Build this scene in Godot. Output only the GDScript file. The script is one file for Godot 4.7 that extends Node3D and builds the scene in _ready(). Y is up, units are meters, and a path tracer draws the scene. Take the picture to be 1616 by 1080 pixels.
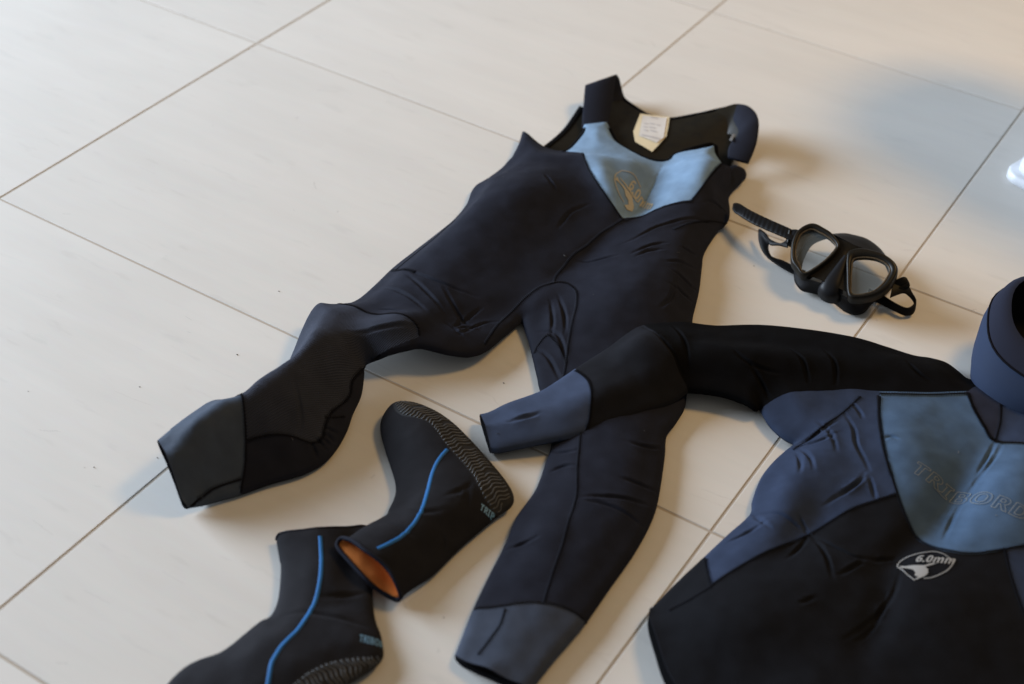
extends Node3D
# Diving clothes laid out on a pale tiled floor: a long john wetsuit, a wetsuit jacket, two neoprene socks and a diving mask.

const TILE := 0.6
const GRID_AT := Vector2(-0.6904, -3.1891)
const GRID_TURN := 0.53354

var rng := RandomNumberGenerator.new()
var M := {}
var weave: Texture2D


# ------------------------------------------------------------------ cloth: two sheets of neoprene between a rim, thick in the middle
class Cloth:
	var rim := PackedVector3Array()      # dense rim, each point at its own height
	var poly := PackedVector2Array()
	var ctrl := PackedVector3Array()
	var closed := PackedByteArray()
	var up := 0.008
	var down := 0.007
	var edge_round := 0.014
	var puff := 0.006
	var wall := 0.0035
	var bumps := []
	var creases := []
	var rings := PackedVector2Array()
	var floor_y := 0.0012
	var lumps := FastNoiseLite.new()
	var lump_high := 0.0007
	var parts := []                       # [name, material, points, triangles, bottom too]
	var normals := {}
	const REACH := 0.05
	const CELL := 0.02
	const NODE := 0.015
	var bins := {}
	var lo := Vector2.ZERO
	var nx := 0
	var field := PackedFloat32Array()

	func _init(points: Array, open: Array) -> void:
		lumps.seed = 5 + points.size()
		lumps.frequency = 1.0
		lumps.fractal_octaves = 2
		for i in range(0, points.size(), 3):
			ctrl.append(Vector3(points[i], points[i + 1], points[i + 2]))
		var n := ctrl.size()
		for i in n:
			var a := ctrl[i]
			var b := ctrl[(i + 1) % n]
			if a.is_equal_approx(b):
				continue
			var before := ctrl[(i - 1 + n) % n]
			var after := ctrl[(i + 2) % n]
			var k := maxi(1, ceili(a.distance_to(b) / 0.004))
			for j in k:
				rim.append(a.cubic_interpolate(b, before, after, float(j) / k))
				closed.append(0 if i in open else 1)
		for p in rim:
			poly.append(Vector2(p.x, p.z))
		var hi := poly[0]
		lo = poly[0]
		for p in poly:
			lo = lo.min(p)
			hi = hi.max(p)
		lo -= Vector2(0.03, 0.03)
		hi += Vector2(0.03, 0.03)
		for i in rim.size():
			if not closed[i]:
				continue
			var a := poly[i]
			var b := poly[(i + 1) % poly.size()]
			var c0 := ((a.min(b) - Vector2(REACH, REACH)) / CELL).floor()
			var c1 := ((a.max(b) + Vector2(REACH, REACH)) / CELL).floor()
			for x in range(int(c0.x), int(c1.x) + 1):
				for y in range(int(c0.y), int(c1.y) + 1):
					var c := Vector2(x + 0.5, y + 0.5) * CELL
					if Geometry2D.get_closest_point_to_segment(c, a, b).distance_to(c) < REACH + 0.0145:
						var key := Vector2i(x, y)
						if not bins.has(key):
							bins[key] = PackedInt32Array()
						bins[key].append(i)
		nx = ceili((hi.x - lo.x) / NODE) + 2
		var ny := ceili((hi.y - lo.y) / NODE) + 2
		field.resize(nx * ny)
		for y in ny:
			for x in nx:
				var p := lo + Vector2(x, y) * NODE
				var sum := 0.0
				var w := 0.0
				for i in range(0, rim.size(), 3):
					var d := 1.0 / (p.distance_squared_to(poly[i]) + 4e-5)
					d *= d
					sum += d * rim[i].y
					w += d
				field[y * nx + x] = sum / w
		for d in [0.0007, 0.002, 0.004, 0.007, 0.011]:
			for ring in Geometry2D.offset_polygon(poly, -d):
				for i in ring.size():
					var a: Vector2 = ring[i]
					var b: Vector2 = ring[(i + 1) % ring.size()]
					var k := maxi(1, ceili(a.distance_to(b) / 0.0045))
					for j in k:
						rings.append(a.lerp(b, float(j) / k))

	func edge(p: Vector2) -> float:
		var key := Vector2i((p / CELL).floor())
		var best := REACH
		if bins.has(key):
			for i in bins[key]:
				best = minf(best, Geometry2D.get_closest_point_to_segment(p, poly[i], poly[(i + 1) % poly.size()]).distance_to(p))
		return best

	func rest(p: Vector2) -> float:
		var q := (p - lo) / NODE
		var x := clampi(int(q.x), 0, nx - 2)
		var y := clampi(int(q.y), 0, field.size() / nx - 2)
		var f := q - Vector2(x, y)
		var k := y * nx + x
		return lerpf(lerpf(field[k], field[k + 1], f.x), lerpf(field[k + nx], field[k + nx + 1], f.x), f.y)

	func add_bumps(list: Array) -> void:
		for i in list:
			var c := Vector2(i[0], i[1])
			var along := Vector2(i[2], i[3]) - c
			bumps.append([c, along.normalized(), along.length(), i[4], i[5], maxf(along.length(), i[4]) * 2.6])

	func add_creases(list: Array, depth: float, width: float) -> void:
		for l in list:
			var pts := smooth2(l, 0.005)
			var box := Rect2(pts[0], Vector2.ZERO)
			for p in pts:
				box = box.expand(p)
			creases.append([pts, depth, width, box.grow(width * 3.5)])

	static func smooth2(l: Array, step: float) -> PackedVector2Array:
		var c := PackedVector2Array()
		for i in range(0, l.size(), 2):
			c.append(Vector2(l[i], l[i + 1]))
		var r := PackedVector2Array()
		for i in c.size() - 1:
			if c[i].is_equal_approx(c[i + 1]):
				continue
			var k := maxi(1, ceili(c[i].distance_to(c[i + 1]) / step))
			for j in k:
				r.append(c[i].cubic_interpolate(c[i + 1], c[maxi(i - 1, 0)], c[mini(i + 2, c.size() - 1)], float(j) / k))
		r.append(c[-1])
		return r

	func relief(p: Vector2, d: float) -> float:
		var y := lump_high * (lumps.get_noise_2d(p.x * 18.0, p.y * 18.0) * 1.6 + lumps.get_noise_2d(p.x * 60.0 + 50.0, p.y * 60.0) * 0.25) * smoothstep(0.0, 0.02, d)
		for b in bumps:
			var q: Vector2 = p - b[0]
			if absf(q.x) > b[5] or absf(q.y) > b[5]:
				continue
			var s: float = q.dot(b[1]) / b[2]
			var t: float = q.cross(b[1]) / b[3]
			y += b[4] * exp(-s * s - t * t)
		y *= smoothstep(0.0, 0.035, d)
		for c in creases:
			if not c[3].has_point(p):
				continue
			var pts: PackedVector2Array = c[0]
			var best := 1.0
			var at := 0
			for i in pts.size() - 1:
				var e := Geometry2D.get_closest_point_to_segment(p, pts[i], pts[i + 1]).distance_to(p)
				if e < best:
					best = e
					at = i
			var w: float = c[2]
			if best < w * 3.5:
				var ends := minf(1.0, 2.5 * minf(at + 0.7, pts.size() - 1.3 - at) / pts.size())
				var u := best / w
				y += c[1] * maxf(ends, 0.15) * (-exp(-u * u) + 0.55 * exp(-(u - 1.9) * (u - 1.9) * 1.3)) * smoothstep(0.0, 0.008, d)
		return y

	func top(p: Vector2) -> float:
		var d := edge(p)
		var u := minf(d / edge_round, 1.0)
		return rest(p) + up * sqrt(1.0 - (1.0 - u) * (1.0 - u)) + puff * smoothstep(0.0, REACH, d) + relief(p, d)

	func bottom(p: Vector2) -> float:
		var d := edge(p)
		var u := minf(d / edge_round, 1.0)
		return maxf(rest(p) - down * sqrt(1.0 - (1.0 - u) * (1.0 - u)), floor_y + 0.0004 * u)

	# one panel: its part of the outline, meshed along the rim, the creases and a fine grid
	func panel(called: String, material: Material, region: PackedVector2Array, grid := 0.006) -> void:
		var seen := {}
		var pts := PackedVector2Array()
		var box := Rect2(region[0], Vector2.ZERO)
		var n := region.size()
		for i in n:
			box = box.expand(region[i])
			var k := maxi(1, ceili(region[i].distance_to(region[(i + 1) % n]) / 0.0042))
			for j in k:
				put(pts, seen, region[i].lerp(region[(i + 1) % n], float(j) / k), 0.0003)
		for p in rings:
			if box.has_point(p) and Geometry2D.is_point_in_polygon(p, region):
				put(pts, seen, p, 0.0009)
		for c in creases:
			if not box.intersects(c[3]):
				continue
			var l: PackedVector2Array = c[0]
			for i in l.size():
				var side := (l[mini(i + 1, l.size() - 1)] - l[maxi(i - 1, 0)]).orthogonal().normalized()
				for k in [-2.6, -1.7, -0.9, -0.4, 0.0, 0.4, 0.9, 1.7, 2.6]:
					var p: Vector2 = l[i] + side * c[2] * k
					if box.has_point(p) and Geometry2D.is_point_in_polygon(p, region):
						put(pts, seen, p, 0.0011)
		var row := 0
		var y := box.position.y
		while y < box.end.y:
			var x := box.position.x + (grid / 2 if row % 2 else 0.0)
			while x < box.end.x:
				var p := Vector2(x + sin(y * 917.0 + x * 311.0) * grid * 0.06, y + sin(x * 771.0 + y * 513.0) * grid * 0.06)
				if Geometry2D.is_point_in_polygon(p, region):
					put(pts, seen, p, minf(grid * 0.6, 0.0039))
				x += grid
			y += grid * 0.866
			row += 1
		var big := PackedVector2Array()
		for p in pts:
			big.append((p - box.position) * 1000.0)
		var found := Geometry2D.triangulate_delaunay(big)
		var tris := PackedInt32Array()
		for i in range(0, found.size(), 3):
			var a := pts[found[i]]
			var b := pts[found[i + 1]]
			var c := pts[found[i + 2]]
			if absf((b - a).cross(c - a)) < 1e-9 or not Geometry2D.is_point_in_polygon((a + b + c) / 3.0, region):
				continue
			tris.append(found[i])
			if (b - a).cross(c - a) > 0:     # clockwise seen from above
				tris.append_array([found[i + 1], found[i + 2]])
			else:
				tris.append_array([found[i + 2], found[i + 1]])
		parts.append([called, material, pts, tris])

	func put(pts: PackedVector2Array, seen: Dictionary, p: Vector2, near: float) -> void:
		var key := Vector2i((p / 0.004).floor())
		for x in [-1, 0, 1]:
			for y in [-1, 0, 1]:
				var k := key + Vector2i(x, y)
				if seen.has(k):
					for i in seen[k]:
						if pts[i].distance_to(p) < near:
							return
		if not seen.has(key):
			seen[key] = []
		seen[key].append(pts.size())
		pts.append(p)

	# the outline cut into panels: [name, material, region]...; what is left is the last one
	func cut(list: Array, rest_name: String, rest_material: Material, grid := 0.006) -> void:
		var left: Array = [poly]
		for item in list:
			var more := []
			for piece in left:
				for r in Geometry2D.intersect_polygons(piece, item[2]):
					if not Geometry2D.is_polygon_clockwise(r) and r.size() > 3:
						panel(item[0], item[1], r, grid)
				more.append_array(Geometry2D.clip_polygons(piece, item[2]))
			left = more
		for r in left:
			if not Geometry2D.is_polygon_clockwise(r) and area(r) > 2e-5:
				panel(rest_name, rest_material, r, grid)

	static func area(r: PackedVector2Array) -> float:
		var a := 0.0
		for i in r.size():
			a += r[i].cross(r[(i + 1) % r.size()])
		return absf(a) / 2

	# meshes of all the panels, with normals that run on across the seams
	func meshes() -> Array:
		var out := []
		var tops := []
		var sums := {}
		for part in parts:
			var pts: PackedVector2Array = part[2]
			var t := PackedVector3Array()
			var b := PackedVector3Array()
			for p in pts:
				var yb := bottom(p)
				t.append(Vector3(p.x, maxf(top(p), yb), p.y))
				b.append(Vector3(p.x, yb, p.y))
			tops.append([t, b])
			var tris: PackedInt32Array = part[3]
			for i in range(0, tris.size(), 3):
				for s in 2:
					var v: PackedVector3Array = t if s == 0 else b
					var nrm := (v[tris[i + 2]] - v[tris[i]]).cross(v[tris[i + 1]] - v[tris[i]])
					if s:
						nrm = -nrm
					for j in 3:
						var key := Vector3i((v[tris[i + j]] * 20000.0).round())
						sums[key] = sums.get(key, Vector3.ZERO) + nrm
		for k in parts.size():
			var part: Array = parts[k]
			var st := SurfaceTool.new()
			st.begin(Mesh.PRIMITIVE_TRIANGLES)
			var pts: PackedVector2Array = part[2]
			for s in 2:
				var v: PackedVector3Array = tops[k][s]
				for i in pts.size():
					var nrm: Vector3 = sums.get(Vector3i((v[i] * 20000.0).round()), Vector3.UP)
					st.set_normal(nrm.normalized() if nrm.length_squared() > 0 else Vector3.UP)
					st.set_uv(pts[i])
					st.set_uv2(pts[i])
					st.add_vertex(v[i])
			var tris: PackedInt32Array = part[3]
			for i in range(0, tris.size(), 3):
				for j in [0, 1, 2]:
					st.add_index(tris[i + j])
				for j in [0, 2, 1]:
					st.add_index(tris[i + j] + pts.size())
			out.append([part[0], part[1], st.commit()])
		return out

	# the open end of a sleeve or leg: the thickness of the neoprene and the lining that can be seen inside
	func mouths() -> Array:
		var n := rim.size()
		var first := 0
		while not closed[first]:
			first += 1
		var out := []
		var run := []
		for j in n:
			var i := (first + j) % n
			if not closed[i]:
				run.append(i)
			elif run.size():
				out.append(mouth(run))
				run = []
		if run.size():
			out.append(mouth(run))
		return out

	func mouth(run: Array, deep := 0.028) -> Array:
		var edge_st := SurfaceTool.new()
		var lining := SurfaceTool.new()
		for st in [edge_st, lining]:
			st.begin(Mesh.PRIMITIVE_TRIANGLES)
			st.set_smooth_group(-1)
		var n := rim.size()
		for i in run:
			var rows := []
			for q in 2:
				var k: int = (i + q) % n
				var p := poly[k]
				var dir := (poly[(k + 1) % n] - poly[(k - 1 + n) % n]).normalized()
				var inward := dir.orthogonal()
				if not Geometry2D.is_point_in_polygon(p + inward * 0.003, poly):
					inward = -inward
				var col := []
				var t := top(p)
				var b := bottom(p)
				var w := minf(wall, (t - b) * 0.45)
				col.append(Vector3(p.x, t, p.y))
				col.append(Vector3(p.x, t - w, p.y))
				var e := p
				var into := [p]
				for j in [0.3, 0.65, 1.0]:
					var g: Vector2 = p + inward * deep * j
					if Geometry2D.is_point_in_polygon(g, poly) and edge(g) > 0.006:
						e = g
					into.append(e)
					col.append(Vector3(e.x, clampf(lerpf(t - w, b + w, j * j * 0.96), bottom(e) + 0.001, maxf(top(e) - 0.0015, bottom(e) + 0.001)), e.y))
				for j in [2, 1]:
					e = into[j]
					col.append(Vector3(e.x, clampf(b + w, bottom(e) + 0.0008, maxf(top(e) - 0.002, bottom(e) + 0.0008)), e.y))
				col.append(Vector3(p.x, b + w, p.y))
				col.append(Vector3(p.x, b, p.y))
				rows.append(col)
			for j in rows[0].size() - 1:
				var st: SurfaceTool = edge_st if j == 0 or j == rows[0].size() - 2 else lining
				for v in [rows[0][j], rows[1][j], rows[1][j + 1], rows[0][j], rows[1][j + 1], rows[0][j + 1]]:
					st.set_uv(Vector2(v.x, v.z))
					st.add_vertex(v)
		edge_st.generate_normals()
		lining.generate_normals()
		return [edge_st.commit(), lining.commit()]


# ------------------------------------------------------------------ small helpers
func numbered(called: String, parent: Node) -> String:
	if not parent.has_node(NodePath(called)):
		return called
	var k := 1
	while parent.has_node(NodePath("%s_%03d" % [called, k])):
		k += 1
	return "%s_%03d" % [called, k]


func obj(called: String, mesh: Mesh, m: Material, parent: Node = self) -> MeshInstance3D:
	var o := MeshInstance3D.new()
	o.name = numbered(called, parent)
	o.mesh = mesh
	o.material_override = m
	o.cast_shadow = GeometryInstance3D.SHADOW_CASTING_SETTING_ON
	parent.add_child(o, true)
	return o


func thing(called: String, label: String, category: String, group := "") -> Node3D:
	var o := Node3D.new()
	o.name = numbered(called, self)
	add_child(o, true)
	o.set_meta("label", label)
	o.set_meta("category", category)
	if group:
		o.set_meta("group", group)
	return o


func v2(l: Array) -> PackedVector2Array:
	var r := PackedVector2Array()
	for i in range(0, l.size(), 2):
		r.append(Vector2(l[i], l[i + 1]))
	return r


func v3(l: Array) -> PackedVector3Array:
	var r := PackedVector3Array()
	for i in range(0, l.size(), 3):
		r.append(Vector3(l[i], l[i + 1], l[i + 2]))
	return r


# a closed region drawn through its points, doubled points being corners
func region(l: Array) -> PackedVector2Array:
	var c := v2(l)
	var r := PackedVector2Array()
	var n := c.size()
	for i in n:
		var a := c[i]
		var b := c[(i + 1) % n]
		if a.is_equal_approx(b):
			continue
		var k := maxi(1, ceili(a.distance_to(b) / 0.004))
		for j in k:
			r.append(a.cubic_interpolate(b, c[(i - 1 + n) % n], c[(i + 2) % n], float(j) / k))
	if Geometry2D.is_polygon_clockwise(r):
		r.reverse()
	return r


func start() -> SurfaceTool:
	var st := SurfaceTool.new()
	st.begin(Mesh.PRIMITIVE_TRIANGLES)
	st.set_smooth_group(0)
	return st


func tri(st: SurfaceTool, a: Vector3, b: Vector3, c: Vector3) -> void:
	for v in [a, b, c]:
		st.set_uv(Vector2(v.x, v.z))
		st.add_vertex(v)


func quad(st: SurfaceTool, a: Vector3, b: Vector3, c: Vector3, d: Vector3) -> void:
	tri(st, a, b, c)
	tri(st, a, c, d)


# a skin through rows of points; loop joins the last of each row to its first
func skin(st: SurfaceTool, rows: Array, loop := false, caps := false) -> void:
	for i in rows.size() - 1:
		var n: int = rows[i].size()
		for j in (n if loop else n - 1):
			quad(st, rows[i][j], rows[i][(j + 1) % n], rows[i + 1][(j + 1) % n], rows[i + 1][j])
	if caps:
		for e in [0, rows.size() - 1]:
			var mid := Vector3.ZERO
			for v in rows[e]:
				mid += v
			mid /= rows[e].size()
			for j in rows[e].size():
				var b: Vector3 = rows[e][(j + 1) % rows[e].size()]
				if e == 0:
					tri(st, mid, b, rows[e][j])
				else:
					tri(st, mid, rows[e][j], b)


func done(st: SurfaceTool) -> ArrayMesh:
	st.generate_normals()
	return st.commit()


func tube(st: SurfaceTool, pts: PackedVector3Array, r: float, sides := 8, loop := false) -> void:
	var rows := []
	var n := pts.size()
	for i in n:
		var t: Vector3
		if loop:
			t = (pts[(i + 1) % n] - pts[(i - 1 + n) % n]).normalized()
		else:
			t = (pts[mini(i + 1, n - 1)] - pts[maxi(i - 1, 0)]).normalized()
		var s := t.cross(Vector3.UP if absf(t.y) < 0.95 else Vector3.RIGHT).normalized()
		var u := s.cross(t)
		var row := []
		for k in sides:
			var a := TAU * k / sides
			row.append(pts[i] + s * cos(a) * r + u * sin(a) * r)
		rows.append(row)
	if loop:
		rows.append(rows[0])
	skin(st, rows, true, not loop)


func smooth3(c: PackedVector3Array, step: float, loop := false) -> PackedVector3Array:
	var r := PackedVector3Array()
	var n := c.size()
	for i in (n if loop else n - 1):
		var a := c[i]
		var b := c[(i + 1) % n]
		if a.is_equal_approx(b):
			continue
		var p := c[(i - 1 + n) % n] if loop else c[maxi(i - 1, 0)]
		var q := c[(i + 2) % n] if loop else c[mini(i + 2, n - 1)]
		var k := maxi(1, ceili(a.distance_to(b) / step))
		for j in k:
			r.append(a.cubic_interpolate(b, p, q, float(j) / k))
	if not loop:
		r.append(c[n - 1])
	return r


# a raised line on a cloth: seam, welt or printed stroke
func welt(cloth: Cloth, lines: Array, width: float, high: float) -> ArrayMesh:
	var st := start()
	for l in lines:
		var pts := Cloth.smooth2(l, 0.004)
		var rows := []
		for i in pts.size():
			var side := (pts[mini(i + 1, pts.size() - 1)] - pts[maxi(i - 1, 0)]).orthogonal().normalized() * width / 2
			var row := []
			for k in [-1.0, -0.7, 0.0, 0.7, 1.0]:
				var p: Vector2 = pts[i] + side * k
				row.append(Vector3(p.x, cloth.top(p) + high * (1.0 - k * k) + (-0.0006 if absf(k) == 1.0 else 0.0002), p.y))
			if Geometry2D.is_point_in_polygon(pts[i], cloth.poly) or cloth.edge(pts[i]) < 0.0025:
				rows.append(row)
			else:
				skin(st, rows)
				rows = []
		skin(st, rows)
	return done(st)


# the bound edge of an opening
func rim_tube(cloth: Cloth, r: float) -> ArrayMesh:
	var pts := PackedVector3Array()
	for i in cloth.rim.size():
		if not cloth.closed[i]:
			pts.append(Vector3(cloth.poly[i].x, cloth.top(cloth.poly[i]) - r * 0.6, cloth.poly[i].y))
	var st := start()
	tube(st, pts, r, 7)
	return done(st)


# bits of lint and thread that cling to a garment
func lint(cloth: Cloth, count: int, root: Node3D) -> void:
	var st := start()
	var n := 0
	while n < count:
		var p := cloth.lo + Vector2(rng.randf() * cloth.nx, rng.randf() * (cloth.field.size() / cloth.nx)) * Cloth.NODE
		var a := rng.randf() * TAU
		var long := rng.randf_range(0.001, 0.0055)
		if not Geometry2D.is_point_in_polygon(p, cloth.poly) or cloth.edge(p) < 0.02:
			continue
		var pts := PackedVector3Array()
		for k in 4:
			var q := p + Vector2(cos(a + k * 0.4), sin(a + k * 0.4)) * long * k / 3.0
			pts.append(Vector3(q.x, cloth.top(q) + 0.0006, q.y))
		tube(st, pts, rng.randf_range(0.00015, 0.0004), 4)
		n += 1
	var o := obj("lint", done(st), M.lint, root)
	o.set_meta("kind", "stuff")


# short threads across a seam
func stitches(cloth: Cloth, lines: Array, long: float, gap: float) -> ArrayMesh:
	var st := start()
	for l in lines:
		var pts := Cloth.smooth2(l, gap)
		for i in pts.size() - 1:
			var dir := (pts[i + 1] - pts[i]).normalized()
			var side := dir.orthogonal()
			var slant := dir * gap * 0.35
			var a := pts[i] - side * long / 2 - slant
			var b := pts[i] + side * long / 2 + slant
			var row := PackedVector3Array()
			if not Geometry2D.is_point_in_polygon(pts[i], cloth.poly) or cloth.edge(pts[i]) < 0.003:
				continue
			for k in 4:
				var p: Vector2 = a.lerp(b, k / 3.0)
				row.append(Vector3(p.x, cloth.top(p) + 0.0009, p.y))
			tube(st, row, 0.00042, 4)
	return done(st)


func drape_tri(st: SurfaceTool, cloth: Cloth, a: Vector2, b: Vector2, c: Vector2, lift: float) -> void:
	var ab := a.distance_to(b)
	var bc := b.distance_to(c)
	var ca := c.distance_to(a)
	var most := maxf(ab, maxf(bc, ca))
	if most > 0.005:
		if most == ab:
			drape_tri(st, cloth, a, (a + b) / 2, c, lift)
			drape_tri(st, cloth, (a + b) / 2, b, c, lift)
		elif most == bc:
			drape_tri(st, cloth, b, (b + c) / 2, a, lift)
			drape_tri(st, cloth, (b + c) / 2, c, a, lift)
		else:
			drape_tri(st, cloth, c, (c + a) / 2, b, lift)
			drape_tri(st, cloth, (c + a) / 2, a, b, lift)
		return
	if not Geometry2D.is_point_in_polygon((a + b + c) / 3.0, cloth.poly) or cloth.edge((a + b + c) / 3.0) < 0.001:
		return
	var q := [Vector3(a.x, cloth.top(a) + lift, a.y), Vector3(b.x, cloth.top(b) + lift, b.y), Vector3(c.x, cloth.top(c) + lift, c.y)]
	if (b - a).cross(c - a) > 0:
		tri(st, q[0], q[1], q[2])
	else:
		tri(st, q[0], q[2], q[1])


func print_shape(st: SurfaceTool, cloth: Cloth, l: Array) -> void:
	var p := v2(l)
	var t := Geometry2D.triangulate_polygon(p)
	for i in range(0, t.size(), 3):
		drape_tri(st, cloth, p[t[i]], p[t[i + 1]], p[t[i + 2]], 0.001)


# lettering laid on a cloth: where = [start of the base line, its end, top of the first letter]
func lettering(st: SurfaceTool, cloth: Cloth, words: String, where: Array, outlined := 0.0, bold := true, font_name := "Droid Sans") -> void:
	var font := SystemFont.new()
	font.font_names = PackedStringArray([font_name])
	font.font_weight = 700 if bold else 400
	var tm := TextMesh.new()
	tm.font = font
	tm.text = words
	tm.font_size = 64
	tm.pixel_size = 0.01
	tm.depth = 0.0
	tm.curve_step = 3.0
	tm.horizontal_alignment = HORIZONTAL_ALIGNMENT_LEFT
	tm.vertical_alignment = VERTICAL_ALIGNMENT_BOTTOM
	var arrays := tm.get_mesh_arrays()
	var vert: PackedVector3Array = arrays[Mesh.ARRAY_VERTEX]
	var index = arrays[Mesh.ARRAY_INDEX]
	var lo := vert[0]
	var hi := vert[0]
	for v in vert:
		lo = lo.min(v)
		hi = hi.max(v)
	var w := v2(where)
	var ux := (w[1] - w[0]) / (hi.x - lo.x)
	var uy := (w[2] - w[0]) / (hi.y - lo.y)
	var at := func(v: Vector3) -> Vector2: return w[0] + ux * (v.x - lo.x) + uy * (v.y - lo.y)
	var count: int = index.size() if index != null and index.size() else vert.size()
	var sides := {}
	for i in range(0, count, 3):
		var q := []
		for j in 3:
			q.append(at.call(vert[index[i + j]] if index != null and index.size() else vert[i + j]))
		if absf((q[1] - q[0]).cross(q[2] - q[0])) < 1e-11:
			continue
		if outlined == 0.0:
			drape_tri(st, cloth, q[0], q[1], q[2], 0.001)
			continue
		for j in 3:
			var a := Vector2i((q[j] * 1e5).round())
			var b := Vector2i((q[(j + 1) % 3] * 1e5).round())
			var key := [mini(a.x, b.x), maxi(a.x, b.x), mini(a.y, b.y), maxi(a.y, b.y), (a.x < b.x) == (a.y < b.y)]
			if sides.has(key):
				sides.erase(key)
			else:
				sides[key] = [q[j], q[(j + 1) % 3]]
	for s in sides.values():
		var n: Vector2 = (s[1] - s[0]).orthogonal().normalized() * outlined / 2
		drape_tri(st, cloth, s[0] - n, s[1] - n, s[1] + n, 0.001)
		drape_tri(st, cloth, s[0] - n, s[1] + n, s[0] + n, 0.001)


func strokes(st: SurfaceTool, cloth: Cloth, lines: Array, width: float) -> void:
	for l in lines:
		var p := Cloth.smooth2(l, 0.004)
		for i in p.size() - 1:
			var n := (p[i + 1] - p[i]).orthogonal().normalized() * width / 2
			drape_tri(st, cloth, p[i] - n, p[i + 1] - n, p[i + 1] + n, 0.001)
			drape_tri(st, cloth, p[i] - n, p[i + 1] + n, p[i] + n, 0.001)


# a band of neoprene or rubber through pairs of edge points
func band(l: Array, thick: float, teeth := 0.0) -> ArrayMesh:
	var p := v3(l)
	var left := PackedVector3Array()
	var right := PackedVector3Array()
	for i in range(0, p.size(), 2):
		left.append(p[i])
		right.append(p[i + 1])
	var rows := []
	var n := left.size()
	var steps := (n - 1) * 10
	for i in steps + 1:
		var f := float(i) / steps * (n - 1)
		var k := mini(int(f), n - 2)
		var t := f - k
		var a := left[k].cubic_interpolate(left[k + 1], left[maxi(k - 1, 0)], left[mini(k + 2, n - 1)], t)
		var b := right[k].cubic_interpolate(right[k + 1], right[maxi(k - 1, 0)], right[mini(k + 2, n - 1)], t)
		rows.append([a, b])
	var st := start()
	var skins := []
	for i in rows.size():
		var a: Vector3 = rows[i][0]
		var b: Vector3 = rows[i][1]
		var along: Vector3 = (rows[mini(i + 1, rows.size() - 1)][0] + rows[mini(i + 1, rows.size() - 1)][1] - rows[maxi(i - 1, 0)][0] - rows[maxi(i - 1, 0)][1]).normalized()
		var across := (b - a).normalized()
		var out := across.cross(along).normalized() * thick / 2
		if teeth > 0.0 and i % 4 < 2 and i > steps * 0.32 and i < steps * 0.86:
			out *= 1.0 + teeth
		var e := across * thick * 0.35
		skins.append([a + out * 0.45 - e * 0.2, a + e + out, a.lerp(b, 0.5) + out * 1.1, b - e + out, b + out * 0.45 + e * 0.2, b - out * 0.45 + e * 0.2, b - e - out, a.lerp(b, 0.5) - out * 1.1, a + e - out, a - out * 0.45 - e * 0.2])
	skin(st, skins, true, true)
	return done(st)


func mat(c: Color, rough: float, spec := 0.5) -> StandardMaterial3D:
	var m := StandardMaterial3D.new()
	m.albedo_color = c.linear_to_srgb()
	m.roughness = rough
	m.metallic_specular = spec
	return m


func noise(freq: float, seed_: int, octaves := 4) -> FastNoiseLite:
	var n := FastNoiseLite.new()
	n.noise_type = FastNoiseLite.TYPE_SIMPLEX_SMOOTH
	n.seed = seed_
	n.frequency = freq
	n.fractal_octaves = octaves
	return n


func noise_texture(freq: float, seed_: int, lo: Color, hi: Color, octaves := 4, side := 512) -> NoiseTexture2D:
	var t := NoiseTexture2D.new()
	t.width = side
	t.height = side
	t.seamless = true
	t.noise = noise(freq, seed_, octaves)
	var g := Gradient.new()
	g.set_color(0, lo.linear_to_srgb())
	g.set_color(1, hi.linear_to_srgb())
	t.color_ramp = g
	return t


# a knit: fine ribs of loops, as a relief picture
func knit_texture(slant: bool) -> ImageTexture:
	var im := Image.create_empty(64, 64, false, Image.FORMAT_RGB8)
	for y in 64:
		for x in 64:
			var v: float
			if slant:
				v = 0.5 + 0.5 * sin(TAU * (x + y) * 4.0 / 64.0)
				v = 0.75 * v + 0.25 * (0.5 + 0.5 * sin(TAU * (x - y) * 8.0 / 64.0))
			else:
				v = 0.5 + 0.25 * sin(TAU * x * 8.0 / 64.0) + 0.25 * sin(TAU * (y * 8.0 + 2.0 * absf(sin(TAU * x * 4.0 / 64.0))) / 64.0)
			im.set_pixel(x, y, Color(v, v, v))
	return ImageTexture.create_from_image(im)


# neoprene: a faced foam with a fine knit and the bloom of salt and lint that worn gear has
func neoprene(c: Color, sheen: float, rough: float, seed_: int, knit_cm := 0.8, relief := 0.012, slant := false) -> StandardMaterial3D:
	var m := mat(c * 1.12, rough, 0.14)
	m.rim_enabled = sheen > 0.0
	m.rim = sheen
	m.rim_tint = 0.55
	m.heightmap_enabled = true
	m.heightmap_texture = knit_texture(slant)
	m.heightmap_scale = relief
	m.uv1_scale = Vector3(1, 1, 1) * (100.0 / knit_cm)
	m.detail_enabled = true
	m.detail_blend_mode = BaseMaterial3D.BLEND_MODE_MUL
	m.detail_uv_layer = BaseMaterial3D.DETAIL_UV_2
	m.detail_albedo = noise_texture(0.02, seed_, Color(0.74, 0.74, 0.74), Color(1, 1, 1), 7)
	m.uv2_scale = Vector3(2.7, 2.7, 1)
	return m


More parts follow.
